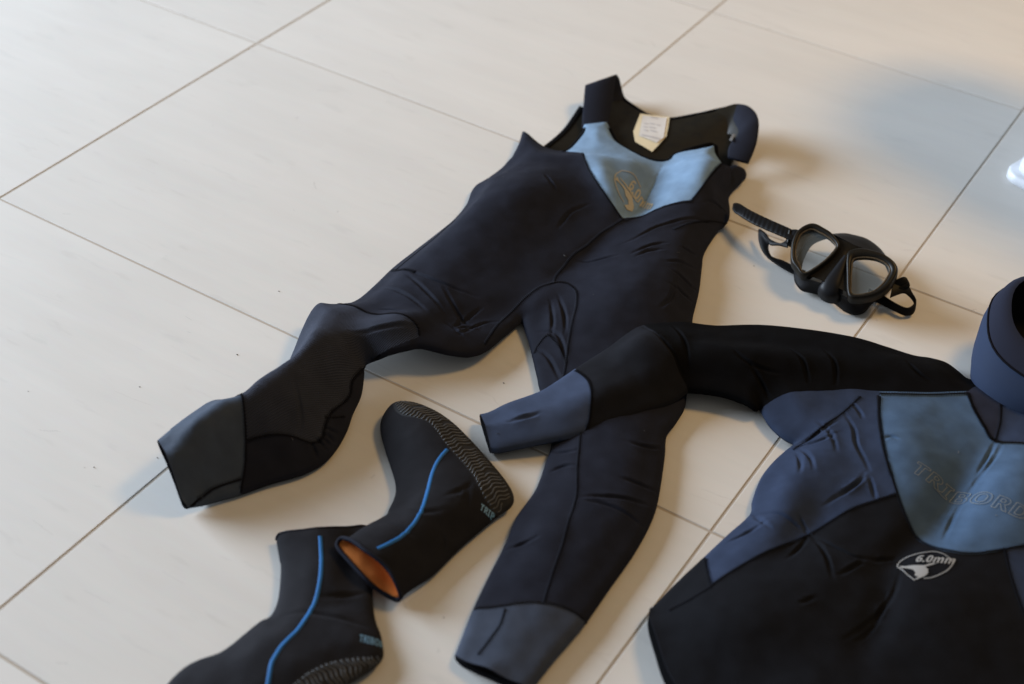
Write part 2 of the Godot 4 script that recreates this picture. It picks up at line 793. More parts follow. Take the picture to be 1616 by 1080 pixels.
func materials() -> void:
	M.black = neoprene(Color(0.0125, 0.0138, 0.0208), 0.05, 0.72, 11)
	M.jacket_black = neoprene(Color(0.0065, 0.007, 0.009), 0.04, 0.76, 22)
	M.forearm = neoprene(Color(0.0085, 0.0088, 0.011), 0.03, 0.78, 23)
	M.black_matt = neoprene(Color(0.0026, 0.0026, 0.0031), 0.0, 0.82, 12)
	M.knee = neoprene(Color(0.028, 0.0315, 0.044), 0.05, 0.7, 13, 1.3, 0.075, true)
	M.charcoal = neoprene(Color(0.043, 0.055, 0.076), 0.03, 0.55, 14, 0.8, 0.004)
	M.cuff_navy = neoprene(Color(0.037, 0.050, 0.085), 0.06, 0.66, 24)
	M.slate = neoprene(Color(0.040, 0.049, 0.070), 0.08, 0.62, 15, 0.8, 0.004)
	M.navy = neoprene(Color(0.024, 0.034, 0.062), 0.04, 0.7, 16)
	M.navy_dark = neoprene(Color(0.017, 0.020, 0.034), 0.10, 0.7, 17)
	M.sky_blue = neoprene(Color(0.15, 0.228, 0.325), 0.08, 0.68, 18)
	M.steel_blue = neoprene(Color(0.053, 0.091, 0.154), 0.05, 0.7, 19)
	M.sock = neoprene(Color(0.0135, 0.0135, 0.016), 0.08, 0.75, 20)
	M.sole = mat(Color(0.016, 0.016, 0.017), 0.75, 0.3)
	M.grip = mat(Color(0.05, 0.053, 0.056), 0.5, 0.5)
	M.lining = mat(Color(0.006, 0.006, 0.007), 0.85, 0.2)
	M.smoothskin = mat(Color(0.0085, 0.0068, 0.0042), 0.5, 0.28)
	M.smoothskin.albedo_texture = noise_texture(0.02, 31, Color(0.55, 0.6, 0.65), Color(1.7, 1.45, 1.0), 4)
	M.smoothskin.uv1_scale = Vector3(4, 4, 1)
	M.orange = neoprene(Color(0.62, 0.20, 0.05), 0.15, 0.8, 21)
	M.seam = mat(Color(0.0055, 0.0055, 0.0075), 0.8, 0.1)
	M.seam_soft = mat(Color(0.012, 0.012, 0.016), 0.7, 0.3)
	M.thread = mat(Color(0.005, 0.005, 0.007), 0.7, 0.2)
	M.stitch = mat(Color(0.013, 0.013, 0.017), 0.7, 0.2)
	M.edge = mat(Color(0.006, 0.006, 0.008), 0.85, 0.12)
	M.stripe = mat(Color(0.018, 0.11, 0.30), 0.6, 0.25)
	M.stripe_text = mat(Color(0.10, 0.25, 0.42), 0.6)
	M.gold = mat(Color(0.32, 0.295, 0.225), 0.6, 0.3)
	M.silver = mat(Color(0.24, 0.24, 0.235), 0.6, 0.3)
	M.print_pale = mat(Color(0.15, 0.17, 0.18), 0.6, 0.3)
	M.cream = mat(Color(0.58, 0.50, 0.33), 0.7)
	M.label_white = mat(Color(0.52, 0.50, 0.47), 0.7)
	M.label_ink = mat(Color(0.38, 0.36, 0.36), 0.8)
	M.rubber = mat(Color(0.0045, 0.0045, 0.005), 0.6, 0.22)
	M.rubber.roughness_texture = noise_texture(0.03, 41, Color(0.35, 0.35, 0.35), Color(1, 1, 1), 4)
	M.skirt = mat(Color(0.006, 0.006, 0.007), 0.45, 0.28)
	M.rim_gold = mat(Color(0.07, 0.05, 0.027), 0.5, 0.4)
	M.rim_gold.albedo_texture = noise_texture(0.06, 43, Color(0.05, 0.05, 0.06), Color(2.6, 2.4, 2.0), 4)
	M.rim_gold.uv1_scale = Vector3(14, 14, 1)
	M.frame = mat(Color(0.0065, 0.0055, 0.0045), 0.42, 0.3)
	M.frame.albedo_texture = noise_texture(0.05, 42, Color(0.2, 0.2, 0.22), Color(3.2, 2.4, 1.3), 5)
	M.frame.uv1_scale = Vector3(9, 9, 1)
	M.glass = StandardMaterial3D.new()
	M.glass.transparency = BaseMaterial3D.TRANSPARENCY_ALPHA
	M.glass.albedo_color = Color(0.9, 0.95, 0.95, 0.07)
	M.glass.roughness = 0.04
	M.white = mat(Color(0.52, 0.54, 0.57), 0.4)
	M.lint = mat(Color(0.14, 0.14, 0.14), 0.9, 0.1)
	M.crumb = mat(Color(0.07, 0.055, 0.04), 0.9)
	M.grout = mat(Color(0.38, 0.335, 0.28), 0.95, 0.2)


# ------------------------------------------------------------------ the scene
func _ready() -> void:
	rng.seed = 7
	var cam := Camera3D.new()
	cam.name = "camera"
	add_child(cam)
	cam.position = Vector3(0, 1.3059, 0)
	cam.rotation = Vector3(-0.69217, 0, 0.05244)
	cam.fov = 25.74
	cam.near = 0.05
	cam.far = 60.0
	cam.current = true
	var lens := CameraAttributesPhysical.new()
	lens.frustum_focal_length = 52.53
	lens.frustum_focus_distance = 2.02
	lens.exposure_aperture = 2.9
	cam.attributes = lens

	var env := Environment.new()
	env.background_mode = Environment.BG_COLOR
	env.background_color = Color(0.174, 0.170, 0.162).linear_to_srgb()
	env.tonemap_mode = Environment.TONE_MAPPER_LINEAR
	env.tonemap_exposure = 1.0
	env.sdfgi_enabled = true
	env.ssao_enabled = true
	env.ssil_enabled = true
	var around := WorldEnvironment.new()
	around.name = "surroundings"
	around.environment = env
	add_child(around)

	# daylight from a wide window at the left and behind, and a warm lamp high on the right
	area("window_daylight", Vector3(-5.2, 1.6, -3.6), Vector3(-0.9, 0.2, -1.3), Vector2(3.8, 2.7), Color(0.868, 0.927, 1.0), 109)
	area("warm_ceiling_lamp", Vector3(2.1, 2.9, -2.7), Vector3(0.3, 0.0, -1.8), Vector2(0.8, 0.8), Color(1.0, 0.80, 0.50), 5.7)

	materials()
	build_floor()
	build_long_john()
	build_jacket()
	build_socks()
	build_mask()
	build_stool()
	build_specks()


func area(called: String, at: Vector3, to: Vector3, size: Vector2, c: Color, energy: float) -> void:
	var l := AreaLight3D.new()
	l.name = called
	add_child(l)
	l.look_at_from_position(at, to)
	l.area_size = size
	l.area_normalize_energy = true
	l.light_color = c
	l.light_energy = energy
	l.area_range = 12.0
	l.shadow_enabled = true


# fine brushed streaks, smears and a few scratches in the glaze of the tiles
func scuff_texture() -> ImageTexture:
	var side := 1024
	var im := Image.create_empty(side, side, false, Image.FORMAT_RGB8)
	var streak := noise(0.010, 91, 4)
	var smear := noise(0.006, 92, 5)
	for y in side:
		for x in side:
			var v := 0.978 + 0.007 * streak.get_noise_2d(x * 0.5, y * 3.0) + 0.012 * smear.get_noise_2d(x, y * 1.2)
			v -= 0.022 * smoothstep(0.40, 0.62, smear.get_noise_2d(x * 2.1 + 900.0, y * 2.6))
			im.set_pixel(x, y, Color(v, v * 0.998, v * 0.99).clamp())
	for k in 60:
		var p := Vector2(rng.randf() * side, rng.randf() * side)
		var a := rng.randf() * TAU
		var dark := rng.randf_range(0.90, 0.975)
		for i in rng.randi_range(3, 28):
			var c := im.get_pixel(posmod(int(p.x), side), posmod(int(p.y), side))
			im.set_pixel(posmod(int(p.x), side), posmod(int(p.y), side), c * dark)
			p += Vector2(cos(a), sin(a))
			a += rng.randf_range(-0.12, 0.12)
	return ImageTexture.create_from_image(im)


func build_floor() -> void:
	var floor_node := Node3D.new()
	floor_node.name = "floor"
	add_child(floor_node)
	floor_node.set_meta("kind", "structure")
	floor_node.position = Vector3(GRID_AT.x, 0, GRID_AT.y)
	floor_node.rotation.y = -GRID_TURN
	var bed := PlaneMesh.new()
	bed.size = Vector2(14, 14)
	var g := obj("grout", bed, M.grout, floor_node)
	g.position.y = -0.0007
	var looks := []
	var scuffs := scuff_texture()
	for k in 5:
		var m := mat(Color.WHITE, 0.5, 0.33)
		var tone := Color(0.603, 0.591, 0.566) * (0.985 + 0.0075 * k)
		m.albedo_texture = noise_texture(0.006, 60 + k, tone * 0.98, tone * 1.022, 6, 1024)
		m.uv1_scale = Vector3(0.45, 1.6, 1)
		m.uv1_offset = Vector3(0.19 * k, 0.37 * k, 0)
		m.roughness_texture = noise_texture(0.01, 80 + k, Color(0.55, 0.55, 0.55), Color(1, 1, 1), 5)
		m.detail_enabled = true
		m.detail_blend_mode = BaseMaterial3D.BLEND_MODE_MUL
		m.detail_uv_layer = BaseMaterial3D.DETAIL_UV_1
		m.detail_albedo = scuffs
		looks.append(m)
	var half := TILE / 2 - 0.0018
	var st := start()
	var ins := [[half, -0.006], [half, -0.0006], [half - 0.0006, 0.0]]
	var rows := []
	for r in ins:
		rows.append([Vector3(-r[0], r[1], -r[0]), Vector3(r[0], r[1], -r[0]), Vector3(r[0], r[1], r[0]), Vector3(-r[0], r[1], r[0])])
	st.set_smooth_group(-1)
	skin(st, rows, true)
	quad(st, rows[2][0], rows[2][1], rows[2][2], rows[2][3])
	var mesh := done(st)
	for i in range(-2, 7):
		for j in range(-2, 7):
			var t := obj("tile", mesh, looks[(i * 3 + j * 2 + 40) % 5], floor_node)
			t.position = Vector3((i + 0.5) * TILE, 0, (j + 0.5) * TILE)
			t.rotation.y = PI * ((i * 7 + j * 5) % 2)


func add_cloth(cloth: Cloth, root: Node3D) -> void:
	for m in cloth.meshes():
		obj(m[0], m[2], m[1], root)


func build_long_john() -> void:
	var root := thing("wetsuit_long_john", "black sleeveless long john wetsuit with a light blue chest panel, spread flat on the tiles", "wetsuit")
	var cloth := Cloth.new([-.0014, 0.016, -2.0903, -.0014, 0.016, -2.0903, 0.008, 0.015, -2.0851, 0.0344, 0.013, -2.0526, 0.061, 0.013, -2.0401, 0.0761, 0.014, -2.057, 0.0945, 0.015, -2.0976, 0.0965, 0.017, -2.118, 0.0965, 0.017, -2.118, 0.1393, 0.017, -2.1302, 0.1393, 0.017, -2.1302, 0.1439, 0.017, -2.0973, 0.1527, 0.017, -2.0712, 0.1755, 0.017, -2.0468, 0.2024, 0.016, -2.0286, 0.2308, 0.015, -2.0292, 0.2419, 0.02, -2.0392, 0.2785, 0.024, -2.0496, 0.3096, 0.022, -2.069, 0.3096, 0.022, -2.069, 0.3126, 0.018, -2.0473, 0.3249, 0.016, -2.0182, 0.3398, 0.014, -2.0245, 0.3555, 0.012, -2.0163, 0.3551, 0.01, -1.9974, 0.3392, 0.009, -1.9723, 0.3249, 0.009, -1.9428, 0.3237, 0.008, -1.913, 0.3207, 0.008, -1.8873, 0.3124, 0.008, -1.8665, 0.3005, 0.008, -1.849, 0.2769, 0.008, -1.7937, 0.2708, 0.008, -1.7573, 0.2638, 0.008, -1.7053, 0.2559, 0.008, -1.6652, 0.2495, 0.008, -1.6318, 0.2425, 0.008, -1.5587, 0.2369, 0.008, -1.506, 0.2326, 0.008, -1.474, 0.2278, 0.008, -1.4465, 0.2138, 0.008, -1.4152, 0.2023, 0.008, -1.393, 0.198, 0.008, -1.3524, 0.1871, 0.008, -1.2801, 0.1763, 0.008, -1.2394, 0.1552, 0.008, -1.1895, 0.1262, 0.008, -1.1353, 0.1007, 0.008, -1.0866, 0.0873, 0.008, -1.0643, 0.0653, 0.008, -1.0306, 0.0487, 0.008, -1.0025, 0.0395, 0.008, -.9886, 0.0395, 0.008, -.9886, 0.0293, 0.005, -.9914, 0.0114, 0.005, -.9971, -.0072, 0.006, -1.0059, -.0246, 0.005, -1.014, -.0372, 0.004, -1.0215, -.0445, 0.006, -1.0302, -.0445, 0.006, -1.0302, -.0327, 0.007, -1.0767, -.0269, 0.007, -1.0988, -.0133, 0.007, -1.1427, 0.0043, 0.007, -1.1956, 0.0162, 0.007, -1.2402, 0.0379, 0.007, -1.2873, 0.0494, 0.007, -1.3355, 0.0561, 0.007, -1.3702, 0.0522, 0.007, -1.4182, 0.0389, 0.007, -1.4736, 0.0351, 0.007, -1.4974, 0.0234, 0.007, -1.5621, 0.0117, 0.009, -1.6079, 0.0117, 0.009, -1.6079, -.0131, 0.016, -1.563, -.0316, 0.018, -1.5337, -.0536, 0.02, -1.5164, -.0851, 0.03, -1.5072, -.1203, 0.038, -1.5078, -.1349, 0.038, -1.5027, -.1689, 0.032, -1.4929, -.1905, 0.018, -1.4896, -.1906, 0.012, -1.4736, -.1909, 0.009, -1.4383, -.1976, 0.008, -1.4037, -.2017, 0.008, -1.3703, -.2117, 0.007, -1.335, -.2251, 0.007, -1.3116, -.2473, 0.007, -1.2923, -.2824, 0.007, -1.2745, -.3151, 0.006, -1.2549, -.3456, 0.006, -1.239, -.3722, 0.006, -1.2245, -.3722, 0.006, -1.2245, -.3782, 0.014, -1.227, -.3853, 0.026, -1.2368, -.3944, 0.04, -1.2516, -.4061, 0.047, -1.2715, -.4179, 0.054, -1.2893, -.4179, 0.054, -1.2893, -.4032, 0.058, -1.3093, -.3808, 0.055, -1.3461, -.3663, 0.052, -1.3669, -.3463, 0.044, -1.3785, -.3326, 0.034, -1.4051, -.3118, 0.028, -1.4331, -.2939, 0.025, -1.4642, -.2877, 0.025, -1.5006, -.2819, 0.028, -1.5436, -.2745, 0.032, -1.5774, -.2645, 0.034, -1.5937, -.2511, 0.032, -1.596, -.2364, 0.016, -1.6133, -.2188, 0.01, -1.6338, -.1989, 0.008, -1.6715, -.177, 0.008, -1.7151, -.1514, 0.008, -1.7558, -.1224, 0.008, -1.8011, -.0969, 0.008, -1.8442, -.0804, 0.008, -1.8877, -.0721, 0.008, -1.9317, -.0508, 0.008, -1.9602, -.0331, 0.009, -1.9856, -.0229, 0.011, -2.0054, -.0154, 0.012, -2.0212, -.0056, 0.015, -2.0588], [52, 53, 54, 55, 56, 57, 93, 94, 95, 96, 97])
	cloth.add_bumps([[-.0313, -1.8308, 0.0325, -1.9566, 0.08, 0.032],
		[-.1346, -1.652, -.0687, -1.74, 0.06, 0.012],
		[0.0288, -1.8951, 0.0768, -1.9519, 0.05, 0.01],
		[0.1961, -1.7326, 0.2498, -1.8816, 0.075, 0.018],
		[0.1534, -1.647, 0.2138, -1.7107, 0.06, 0.01],
		[0.1314, -1.9894, 0.2059, -1.9857, 0.017, 0.008],
		[0.1965, -1.932, 0.2207, -2.0167, 0.025, -.02],
		[0.2855, -1.9575, 0.2597, -1.8859, 0.034, 0.024],
		[0.128, -1.9325, 0.1427, -1.879, 0.022, 0.015],
		[0.0825, -1.7143, 0.1582, -1.8437, 0.02, -.009],
		[-.0764, -1.5719, -.018, -1.6183, 0.022, -.008],
		[0.0384, -1.6444, -.0078, -1.5776, 0.016, 0.009],
		[-.2759, -1.4726, -.2452, -1.554, 0.048, 0.03],
		[-.2854, -1.3739, -.2449, -1.4251, 0.052, 0.026],
		[-.2158, -1.4834, -.158, -1.5272, 0.034, 0.018],
		[-.2076, -1.4067, -.2266, -1.3353, 0.026, -.006],
		[-.1425, -1.5418, -.0925, -1.5527, 0.028, 0.01],
		[-.3582, -1.2998, -.3379, -1.3581, 0.05, 0.014],
		[0.1268, -1.3455, 0.1097, -1.1957, 0.06, 0.007],
		[0.058, -1.1921, 0.0303, -1.1227, 0.04, 0.006]])
	cloth.add_creases([[-.1751, -1.6966, -.1404, -1.6685, -.105, -1.6468, -.0717, -1.6367, -.0494, -1.6329],
		[0.2219, -2.0027, 0.205, -1.9544, 0.1815, -1.8966, 0.1651, -1.8614],
		[-.1538, -1.6688, -.1288, -1.6347, -.1044, -1.6015, -.09, -1.5819],
		[-.0421, -1.5723, -.0673, -1.5634, -.0795, -1.5529],
		[-.0689, -1.5906, -.0746, -1.5696, -.0822, -1.5554],
		[-.0441, -1.6136, -.0603, -1.5913, -.0718, -1.5671],
		[0.147, -1.771, 0.1705, -1.784, 0.1994, -1.8121, 0.2285, -1.8309, 0.2675, -1.8508, 0.301, -1.8539],
		[0.1647, -1.7416, 0.1882, -1.759, 0.2164, -1.7724],
		[0.1689, -1.7312, 0.1877, -1.7451, 0.2109, -1.7533],
		[0.0869, -1.7393, 0.1143, -1.7356, 0.1463, -1.7399],
		[0.218, -1.7084, 0.2401, -1.6984, 0.2614, -1.6943],
		[0.212, -1.6754, 0.2341, -1.6715, 0.2542, -1.6645],
		[0.226, -1.6869, 0.2179, -1.6499, 0.2008, -1.623],
		[0.0862, -1.259, 0.1249, -1.2629, 0.1758, -1.2624],
		[0.0878, -1.256, 0.1247, -1.2482, 0.1545, -1.2348, 0.1706, -1.2247],
		[0.0352, -1.5787, 0.0612, -1.5673, 0.0726, -1.5152],
		[0.0272, -1.551, 0.0489, -1.5263, 0.0662, -1.4763],
		[0.106, -1.8727, 0.0774, -1.8451, 0.0588, -1.8027],
		[0.0382, -1.9176, 0.0483, -1.8928, 0.0532, -1.8813],
		[0.0555, -1.3498, 0.0713, -1.343, 0.087, -1.342],
		[0.0028, -1.1817, 0.021, -1.185, 0.0428, -1.1945],
		[0.3277, -2.0129, 0.3294, -1.9715, 0.3125, -1.9434],
		[0.2795, -1.8887, 0.2995, -1.899, 0.318, -1.8888],
		[-.0417, -1.5655, -.0593, -1.5736, -.078, -1.5968, -.0981, -1.6374],
		[-.017, -1.5908, -.0383, -1.5835, -.0546, -1.5658, -.0729, -1.5428],
		[-.0615, -1.5371, -.0733, -1.5481, -.0788, -1.5557, -.0934, -1.568],
		[0.0603, -1.6509, 0.0695, -1.6091, 0.0715, -1.5681],
		[0.0499, -1.6385, 0.0539, -1.6009, 0.0526, -1.5665],
		[0.2608, -1.7423, 0.2421, -1.7346, 0.2142, -1.7231],
		[0.2609, -1.7732, 0.2393, -1.7682],
		[-.1445, -1.5638, -.1625, -1.5732, -.1801, -1.5772],
		[-.1963, -1.6491, -.1681, -1.6314, -.1395, -1.6055, -.1181, -1.5769],
		[0.056, -1.3106, 0.0676, -1.317, 0.0831, -1.3149],
		[0.1867, -1.2877, 0.1638, -1.2914, 0.1409, -1.2951],
		[0.198, -1.3663, 0.1739, -1.3576, 0.1502, -1.3604]], 0.0026, 0.0023)
	cloth.add_creases([[-.2151, -1.5135, -.1824, -1.5204, -.1414, -1.5304, -.1288, -1.5301],
		[-.2183, -1.3374, -.2253, -1.3439, -.2316, -1.3504],
		[-.2213, -1.3302, -.2302, -1.3388, -.2379, -1.3383],
		[-.2311, -1.3148, -.2372, -1.3269, -.2411, -1.3336],
		[-.2115, -1.3445, -.2216, -1.3509, -.2296, -1.3527],
		[-.2093, -1.3582, -.2176, -1.3626, -.2277, -1.3621],
		[-.2569, -1.3346, -.2558, -1.3584, -.2693, -1.399]], 0.0024, 0.0024)
	cloth.cut([
		["chest_panel", M.sky_blue, region([0.0818, -2.1327, 0.0818, -2.1327, 0.0964, -2.1164, 0.0943, -2.0927, 0.0759, -2.0506, 0.0609, -2.0354, 0.0609, -2.0354, 0.0931, -2.0094, 0.099, -1.9808, 0.1125, -1.9306, 0.1334, -1.8878, 0.1566, -1.8514, 0.1566, -1.8514, 0.1751, -1.8647, 0.2023, -1.8756, 0.2315, -1.8833, 0.2587, -1.8875, 0.2587, -1.8875, 0.2804, -1.9254, 0.3022, -1.9714, 0.3244, -2.0151, 0.3327, -2.07, 0.3134, -2.1163, 0.3134, -2.1163, 0.233, -2.128, 0.1397, -2.1586])],
		["ankle_cuff", M.charcoal, region([-.4375, -1.3102, -.4375, -1.3102, -.4113, -1.3696, -.374, -1.4023, -.3485, -1.3983, -.3485, -1.3983, -.3375, -1.3665, -.3261, -1.3533, -.318, -1.3246, -.3138, -1.2909, -.3145, -1.2684, -.3119, -1.2332, -.3119, -1.2332, -.3556, -1.1691, -.4303, -1.2776])],
		["ankle_cuff", M.slate, region([-.0364, -1.1005, -.0364, -1.1005, -.0268, -1.0929, -.0112, -1.0921, 0.0078, -1.0934, 0.0282, -1.0975, 0.0494, -1.0981, 0.0664, -1.0965, 0.0841, -1.0913, 0.1002, -1.0816, 0.1156, -1.079, 0.1156, -1.079, 0.081, -.9624, -.055, -1.0112])],
		["knee_panel", M.knee, region([-.2955, -1.6051, -.2955, -1.6051, -.2631, -1.6221, -.2381, -1.5955, -.2144, -1.5786, -.1939, -1.5643, -.157, -1.5527, -.1276, -1.5353, -.1276, -1.5353, -.123, -1.5211, -.1396, -1.5093, -.1715, -1.4948, -.1896, -1.4854, -.1971, -1.4707, -.2039, -1.4511, -.2051, -1.4262, -.2225, -1.391, -.2276, -1.3624, -.2286, -1.3461, -.2409, -1.3326, -.267, -1.3293, -.2937, -1.3204, -.3135, -1.3088, -.3135, -1.3088, -.318, -1.3246, -.3261, -1.3533, -.3375, -1.3665, -.3375, -1.3665, -.3516, -1.3913, -.3314, -1.4557, -.3068, -1.5091])],
	], "body_panel", M.black)
	add_cloth(cloth, root)
	for m in cloth.mouths():
		obj("cuff_edge", m[0], M.edge, root)
		obj("cuff_lining", m[1], M.lining, root)
	obj("seam", welt(cloth, [[0.1564, -1.8485, 0.1389, -1.8273, 0.1217, -1.8063, 0.1009, -1.7743, 0.0815, -1.7492, 0.0688, -1.7221, 0.0582, -1.7002, 0.0548, -1.6821],
		[0.0548, -1.6821, 0.0309, -1.6639, 0.0044, -1.6287, -.0177, -1.5891, -.0293, -1.5568, -.0361, -1.5376],
		[0.0548, -1.6821, 0.0646, -1.6829, 0.0754, -1.6765, 0.0853, -1.6584, 0.0862, -1.6271, 0.081, -1.5918, 0.0768, -1.5575, 0.0728, -1.5098, 0.0706, -1.4664, 0.083, -1.4184, 0.0911, -1.3799, 0.0879, -1.3151, 0.0864, -1.261, 0.0775, -1.2189, 0.071, -1.1834, 0.0598, -1.1392, 0.0498, -1.0948],
		[0.0078, -1.0865, 0.0037, -1.0665, -.0027, -1.0538, -.0104, -1.0402, -.0192, -1.0258],
		[-.1754, -1.6993, -.1549, -1.6817, -.1406, -1.6711],
		[0.093, -2.0063, 0.0989, -1.9777, 0.1124, -1.9276, 0.1332, -1.8848, 0.1564, -1.8485, 0.1748, -1.8618, 0.202, -1.8726, 0.2311, -1.8804, 0.2583, -1.8845],
		[0.2583, -1.8845, 0.28, -1.9224, 0.3017, -1.9683, 0.3239, -2.0119],
		[0.0301, -1.539, 0.0358, -1.5541, 0.0484, -1.5686, 0.0658, -1.5367, 0.0728, -1.5111],
		[-.0958, -1.8239, -.1173, -1.7817, -.1461, -1.7368, -.1723, -1.695],
		[0.3178, -1.8699, 0.2873, -1.8588, 0.2574, -1.8364, 0.2278, -1.811]], 0.0023, 0.0003), M.seam, root)
	obj("seam", welt(cloth, [[-.2381, -1.5955, -.2144, -1.5786, -.1939, -1.5643, -.157, -1.5527, -.1276, -1.5353, -.123, -1.5211],
		[-.1715, -1.4948, -.1896, -1.4854, -.1971, -1.4707, -.2039, -1.4511, -.2051, -1.4262, -.2225, -1.391, -.2276, -1.3624, -.2286, -1.3461, -.2409, -1.3326, -.267, -1.3293, -.2937, -1.3204, -.3135, -1.3088],
		[-.3416, -1.3755, -.3366, -1.3654, -.3261, -1.3533, -.318, -1.3246, -.3138, -1.2909, -.3145, -1.2684, -.315, -1.2551],
		[-.2288, -1.3772, -.2167, -1.3855, -.2057, -1.3916],
		[-.3695, -1.2252, -.3597, -1.2368, -.3439, -1.2527, -.3162, -1.2693]], 0.0023, 0.0003), M.seam, root)
	obj("seam", welt(cloth, [[-.0267, -1.0921, -.0112, -1.0913, 0.0078, -1.0926, 0.0281, -1.0967, 0.0493, -1.0972, 0.0663, -1.0956, 0.084, -1.0905, 0.1001, -1.0807]], 0.0023, 0.0003), M.seam, root)
	var sm := obj("seam_stitching", stitches(cloth, [[0.1564, -1.8485, 0.1389, -1.8273, 0.1217, -1.8063, 0.1009, -1.7743, 0.0815, -1.7492, 0.0688, -1.7221, 0.0582, -1.7002, 0.0548, -1.6821],
		[0.0548, -1.6821, 0.0309, -1.6639, 0.0044, -1.6287, -.0177, -1.5891, -.0293, -1.5568, -.0361, -1.5376],
		[0.0548, -1.6821, 0.0646, -1.6829, 0.0754, -1.6765, 0.0853, -1.6584, 0.0862, -1.6271, 0.081, -1.5918, 0.0768, -1.5575, 0.0728, -1.5098, 0.0706, -1.4664, 0.083, -1.4184, 0.0911, -1.3799, 0.0879, -1.3151, 0.0864, -1.261, 0.0775, -1.2189, 0.071, -1.1834, 0.0598, -1.1392, 0.0498, -1.0948],
		[0.0078, -1.0865, 0.0037, -1.0665, -.0027, -1.0538, -.0104, -1.0402, -.0192, -1.0258],
		[-.1754, -1.6993, -.1549, -1.6817, -.1406, -1.6711],
		[0.093, -2.0063, 0.0989, -1.9777, 0.1124, -1.9276, 0.1332, -1.8848, 0.1564, -1.8485, 0.1748, -1.8618, 0.202, -1.8726, 0.2311, -1.8804, 0.2583, -1.8845],
		[0.2583, -1.8845, 0.28, -1.9224, 0.3017, -1.9683, 0.3239, -2.0119],
		[0.0301, -1.539, 0.0358, -1.5541, 0.0484, -1.5686, 0.0658, -1.5367, 0.0728, -1.5111],
		[-.0958, -1.8239, -.1173, -1.7817, -.1461, -1.7368, -.1723, -1.695],
		[0.3178, -1.8699, 0.2873, -1.8588, 0.2574, -1.8364, 0.2278, -1.811]] + [[-.2381, -1.5955, -.2144, -1.5786, -.1939, -1.5643, -.157, -1.5527, -.1276, -1.5353, -.123, -1.5211],
		[-.1715, -1.4948, -.1896, -1.4854, -.1971, -1.4707, -.2039, -1.4511, -.2051, -1.4262, -.2225, -1.391, -.2276, -1.3624, -.2286, -1.3461, -.2409, -1.3326, -.267, -1.3293, -.2937, -1.3204, -.3135, -1.3088],
		[-.3416, -1.3755, -.3366, -1.3654, -.3261, -1.3533, -.318, -1.3246, -.3138, -1.2909, -.3145, -1.2684, -.315, -1.2551],
		[-.2288, -1.3772, -.2167, -1.3855, -.2057, -1.3916],
		[-.3695, -1.2252, -.3597, -1.2368, -.3439, -1.2527, -.3162, -1.2693]] + [[-.0267, -1.0921, -.0112, -1.0913, 0.0078, -1.0926, 0.0281, -1.0967, 0.0493, -1.0972, 0.0663, -1.0956, 0.084, -1.0905, 0.1001, -1.0807]], 0.0048, 0.0030), M.stitch, root)
	sm.set_meta("kind", "stuff")
	for l in [[0.0983, -2.1054, 0.0952, -2.0876, 0.0768, -2.0457, 0.0637, -2.0275],
		[0.1408, -2.1077, 0.1446, -2.0906, 0.1533, -2.0655, 0.1756, -2.0403, 0.2017, -2.0204, 0.2298, -2.0195, 0.2417, -2.0354, 0.2792, -2.0522, 0.3077, -2.0672, 0.311, -2.0421, 0.3218, -2.0117]]:
		obj("neck_binding", welt(cloth, [l], 0.0075, 0.0012), M.black_matt, root)
	# the inside of the back, seen through the neck
	var back := Cloth.new([0.0228, 0.004, -2.0468, 0.0346, 0.007, -2.0622, 0.0567, 0.008, -2.0935, 0.0741, 0.009, -2.1249, 0.0876, 0.01, -2.1606, 0.0971, 0.011, -2.1864, 0.1145, 0.01, -2.2315, 0.1145, 0.01, -2.2315, 0.1632, 0.01, -2.2365, 0.1632, 0.01, -2.2365, 0.168, 0.012, -2.2189, 0.1915, 0.013, -2.1865, 0.2142, 0.013, -2.1684, 0.2434, 0.014, -2.1616, 0.2859, 0.022, -2.1667, 0.3262, 0.032, -2.1723, 0.3584, 0.038, -2.1777, 0.3719, 0.03, -2.162, 0.3644, 0.02, -2.1084, 0.3428, 0.01, -2.0552, 0.3083, 0.003, -1.9892, 0.1768, 0.003, -1.9414, 0.058, 0.003, -2.0017], [])
	back.up = 0.0025
	back.down = 0.0025
	back.edge_round = 0.004
	back.puff = 0.0
	back.lump_high = 0.0003
	back.panel("back_panel", M.smoothskin, back.poly)
	add_cloth(back, root)
	obj("neck_binding", welt(back, [[0.1629, -2.2331, 0.1677, -2.2154, 0.1912, -2.1831, 0.2137, -2.1633, 0.2428, -2.1565, 0.2853, -2.1616, 0.3254, -2.1672, 0.3576, -2.1725]], 0.009, 0.0015), M.black_matt, root)
	obj("armhole_binding", welt(back, [[0.0345, -2.0542, 0.0566, -2.087, 0.0739, -2.12, 0.0875, -2.1573, 0.097, -2.1847]], 0.012, 0.0015), M.black_matt, root)
	obj("shoulder_strap", band([0.0965, 0.017, -2.1082, 0.14, 0.018, -2.1128, 0.0963, 0.02, -2.119, 0.14, 0.021, -2.1296, 0.0978, 0.03, -2.1586, 0.1463, 0.033, -2.185, 0.0995, 0.038, -2.2007, 0.1518, 0.043, -2.2375, 0.1017, 0.037, -2.2131, 0.1564, 0.04, -2.2433, 0.1088, 0.028, -2.221, 0.1604, 0.03, -2.2399, 0.1172, 0.016, -2.2215, 0.1655, 0.018, -2.2272, 0.1251, 0.009, -2.2009, 0.1711, 0.009, -2.2055], 0.0048), M.black, root)
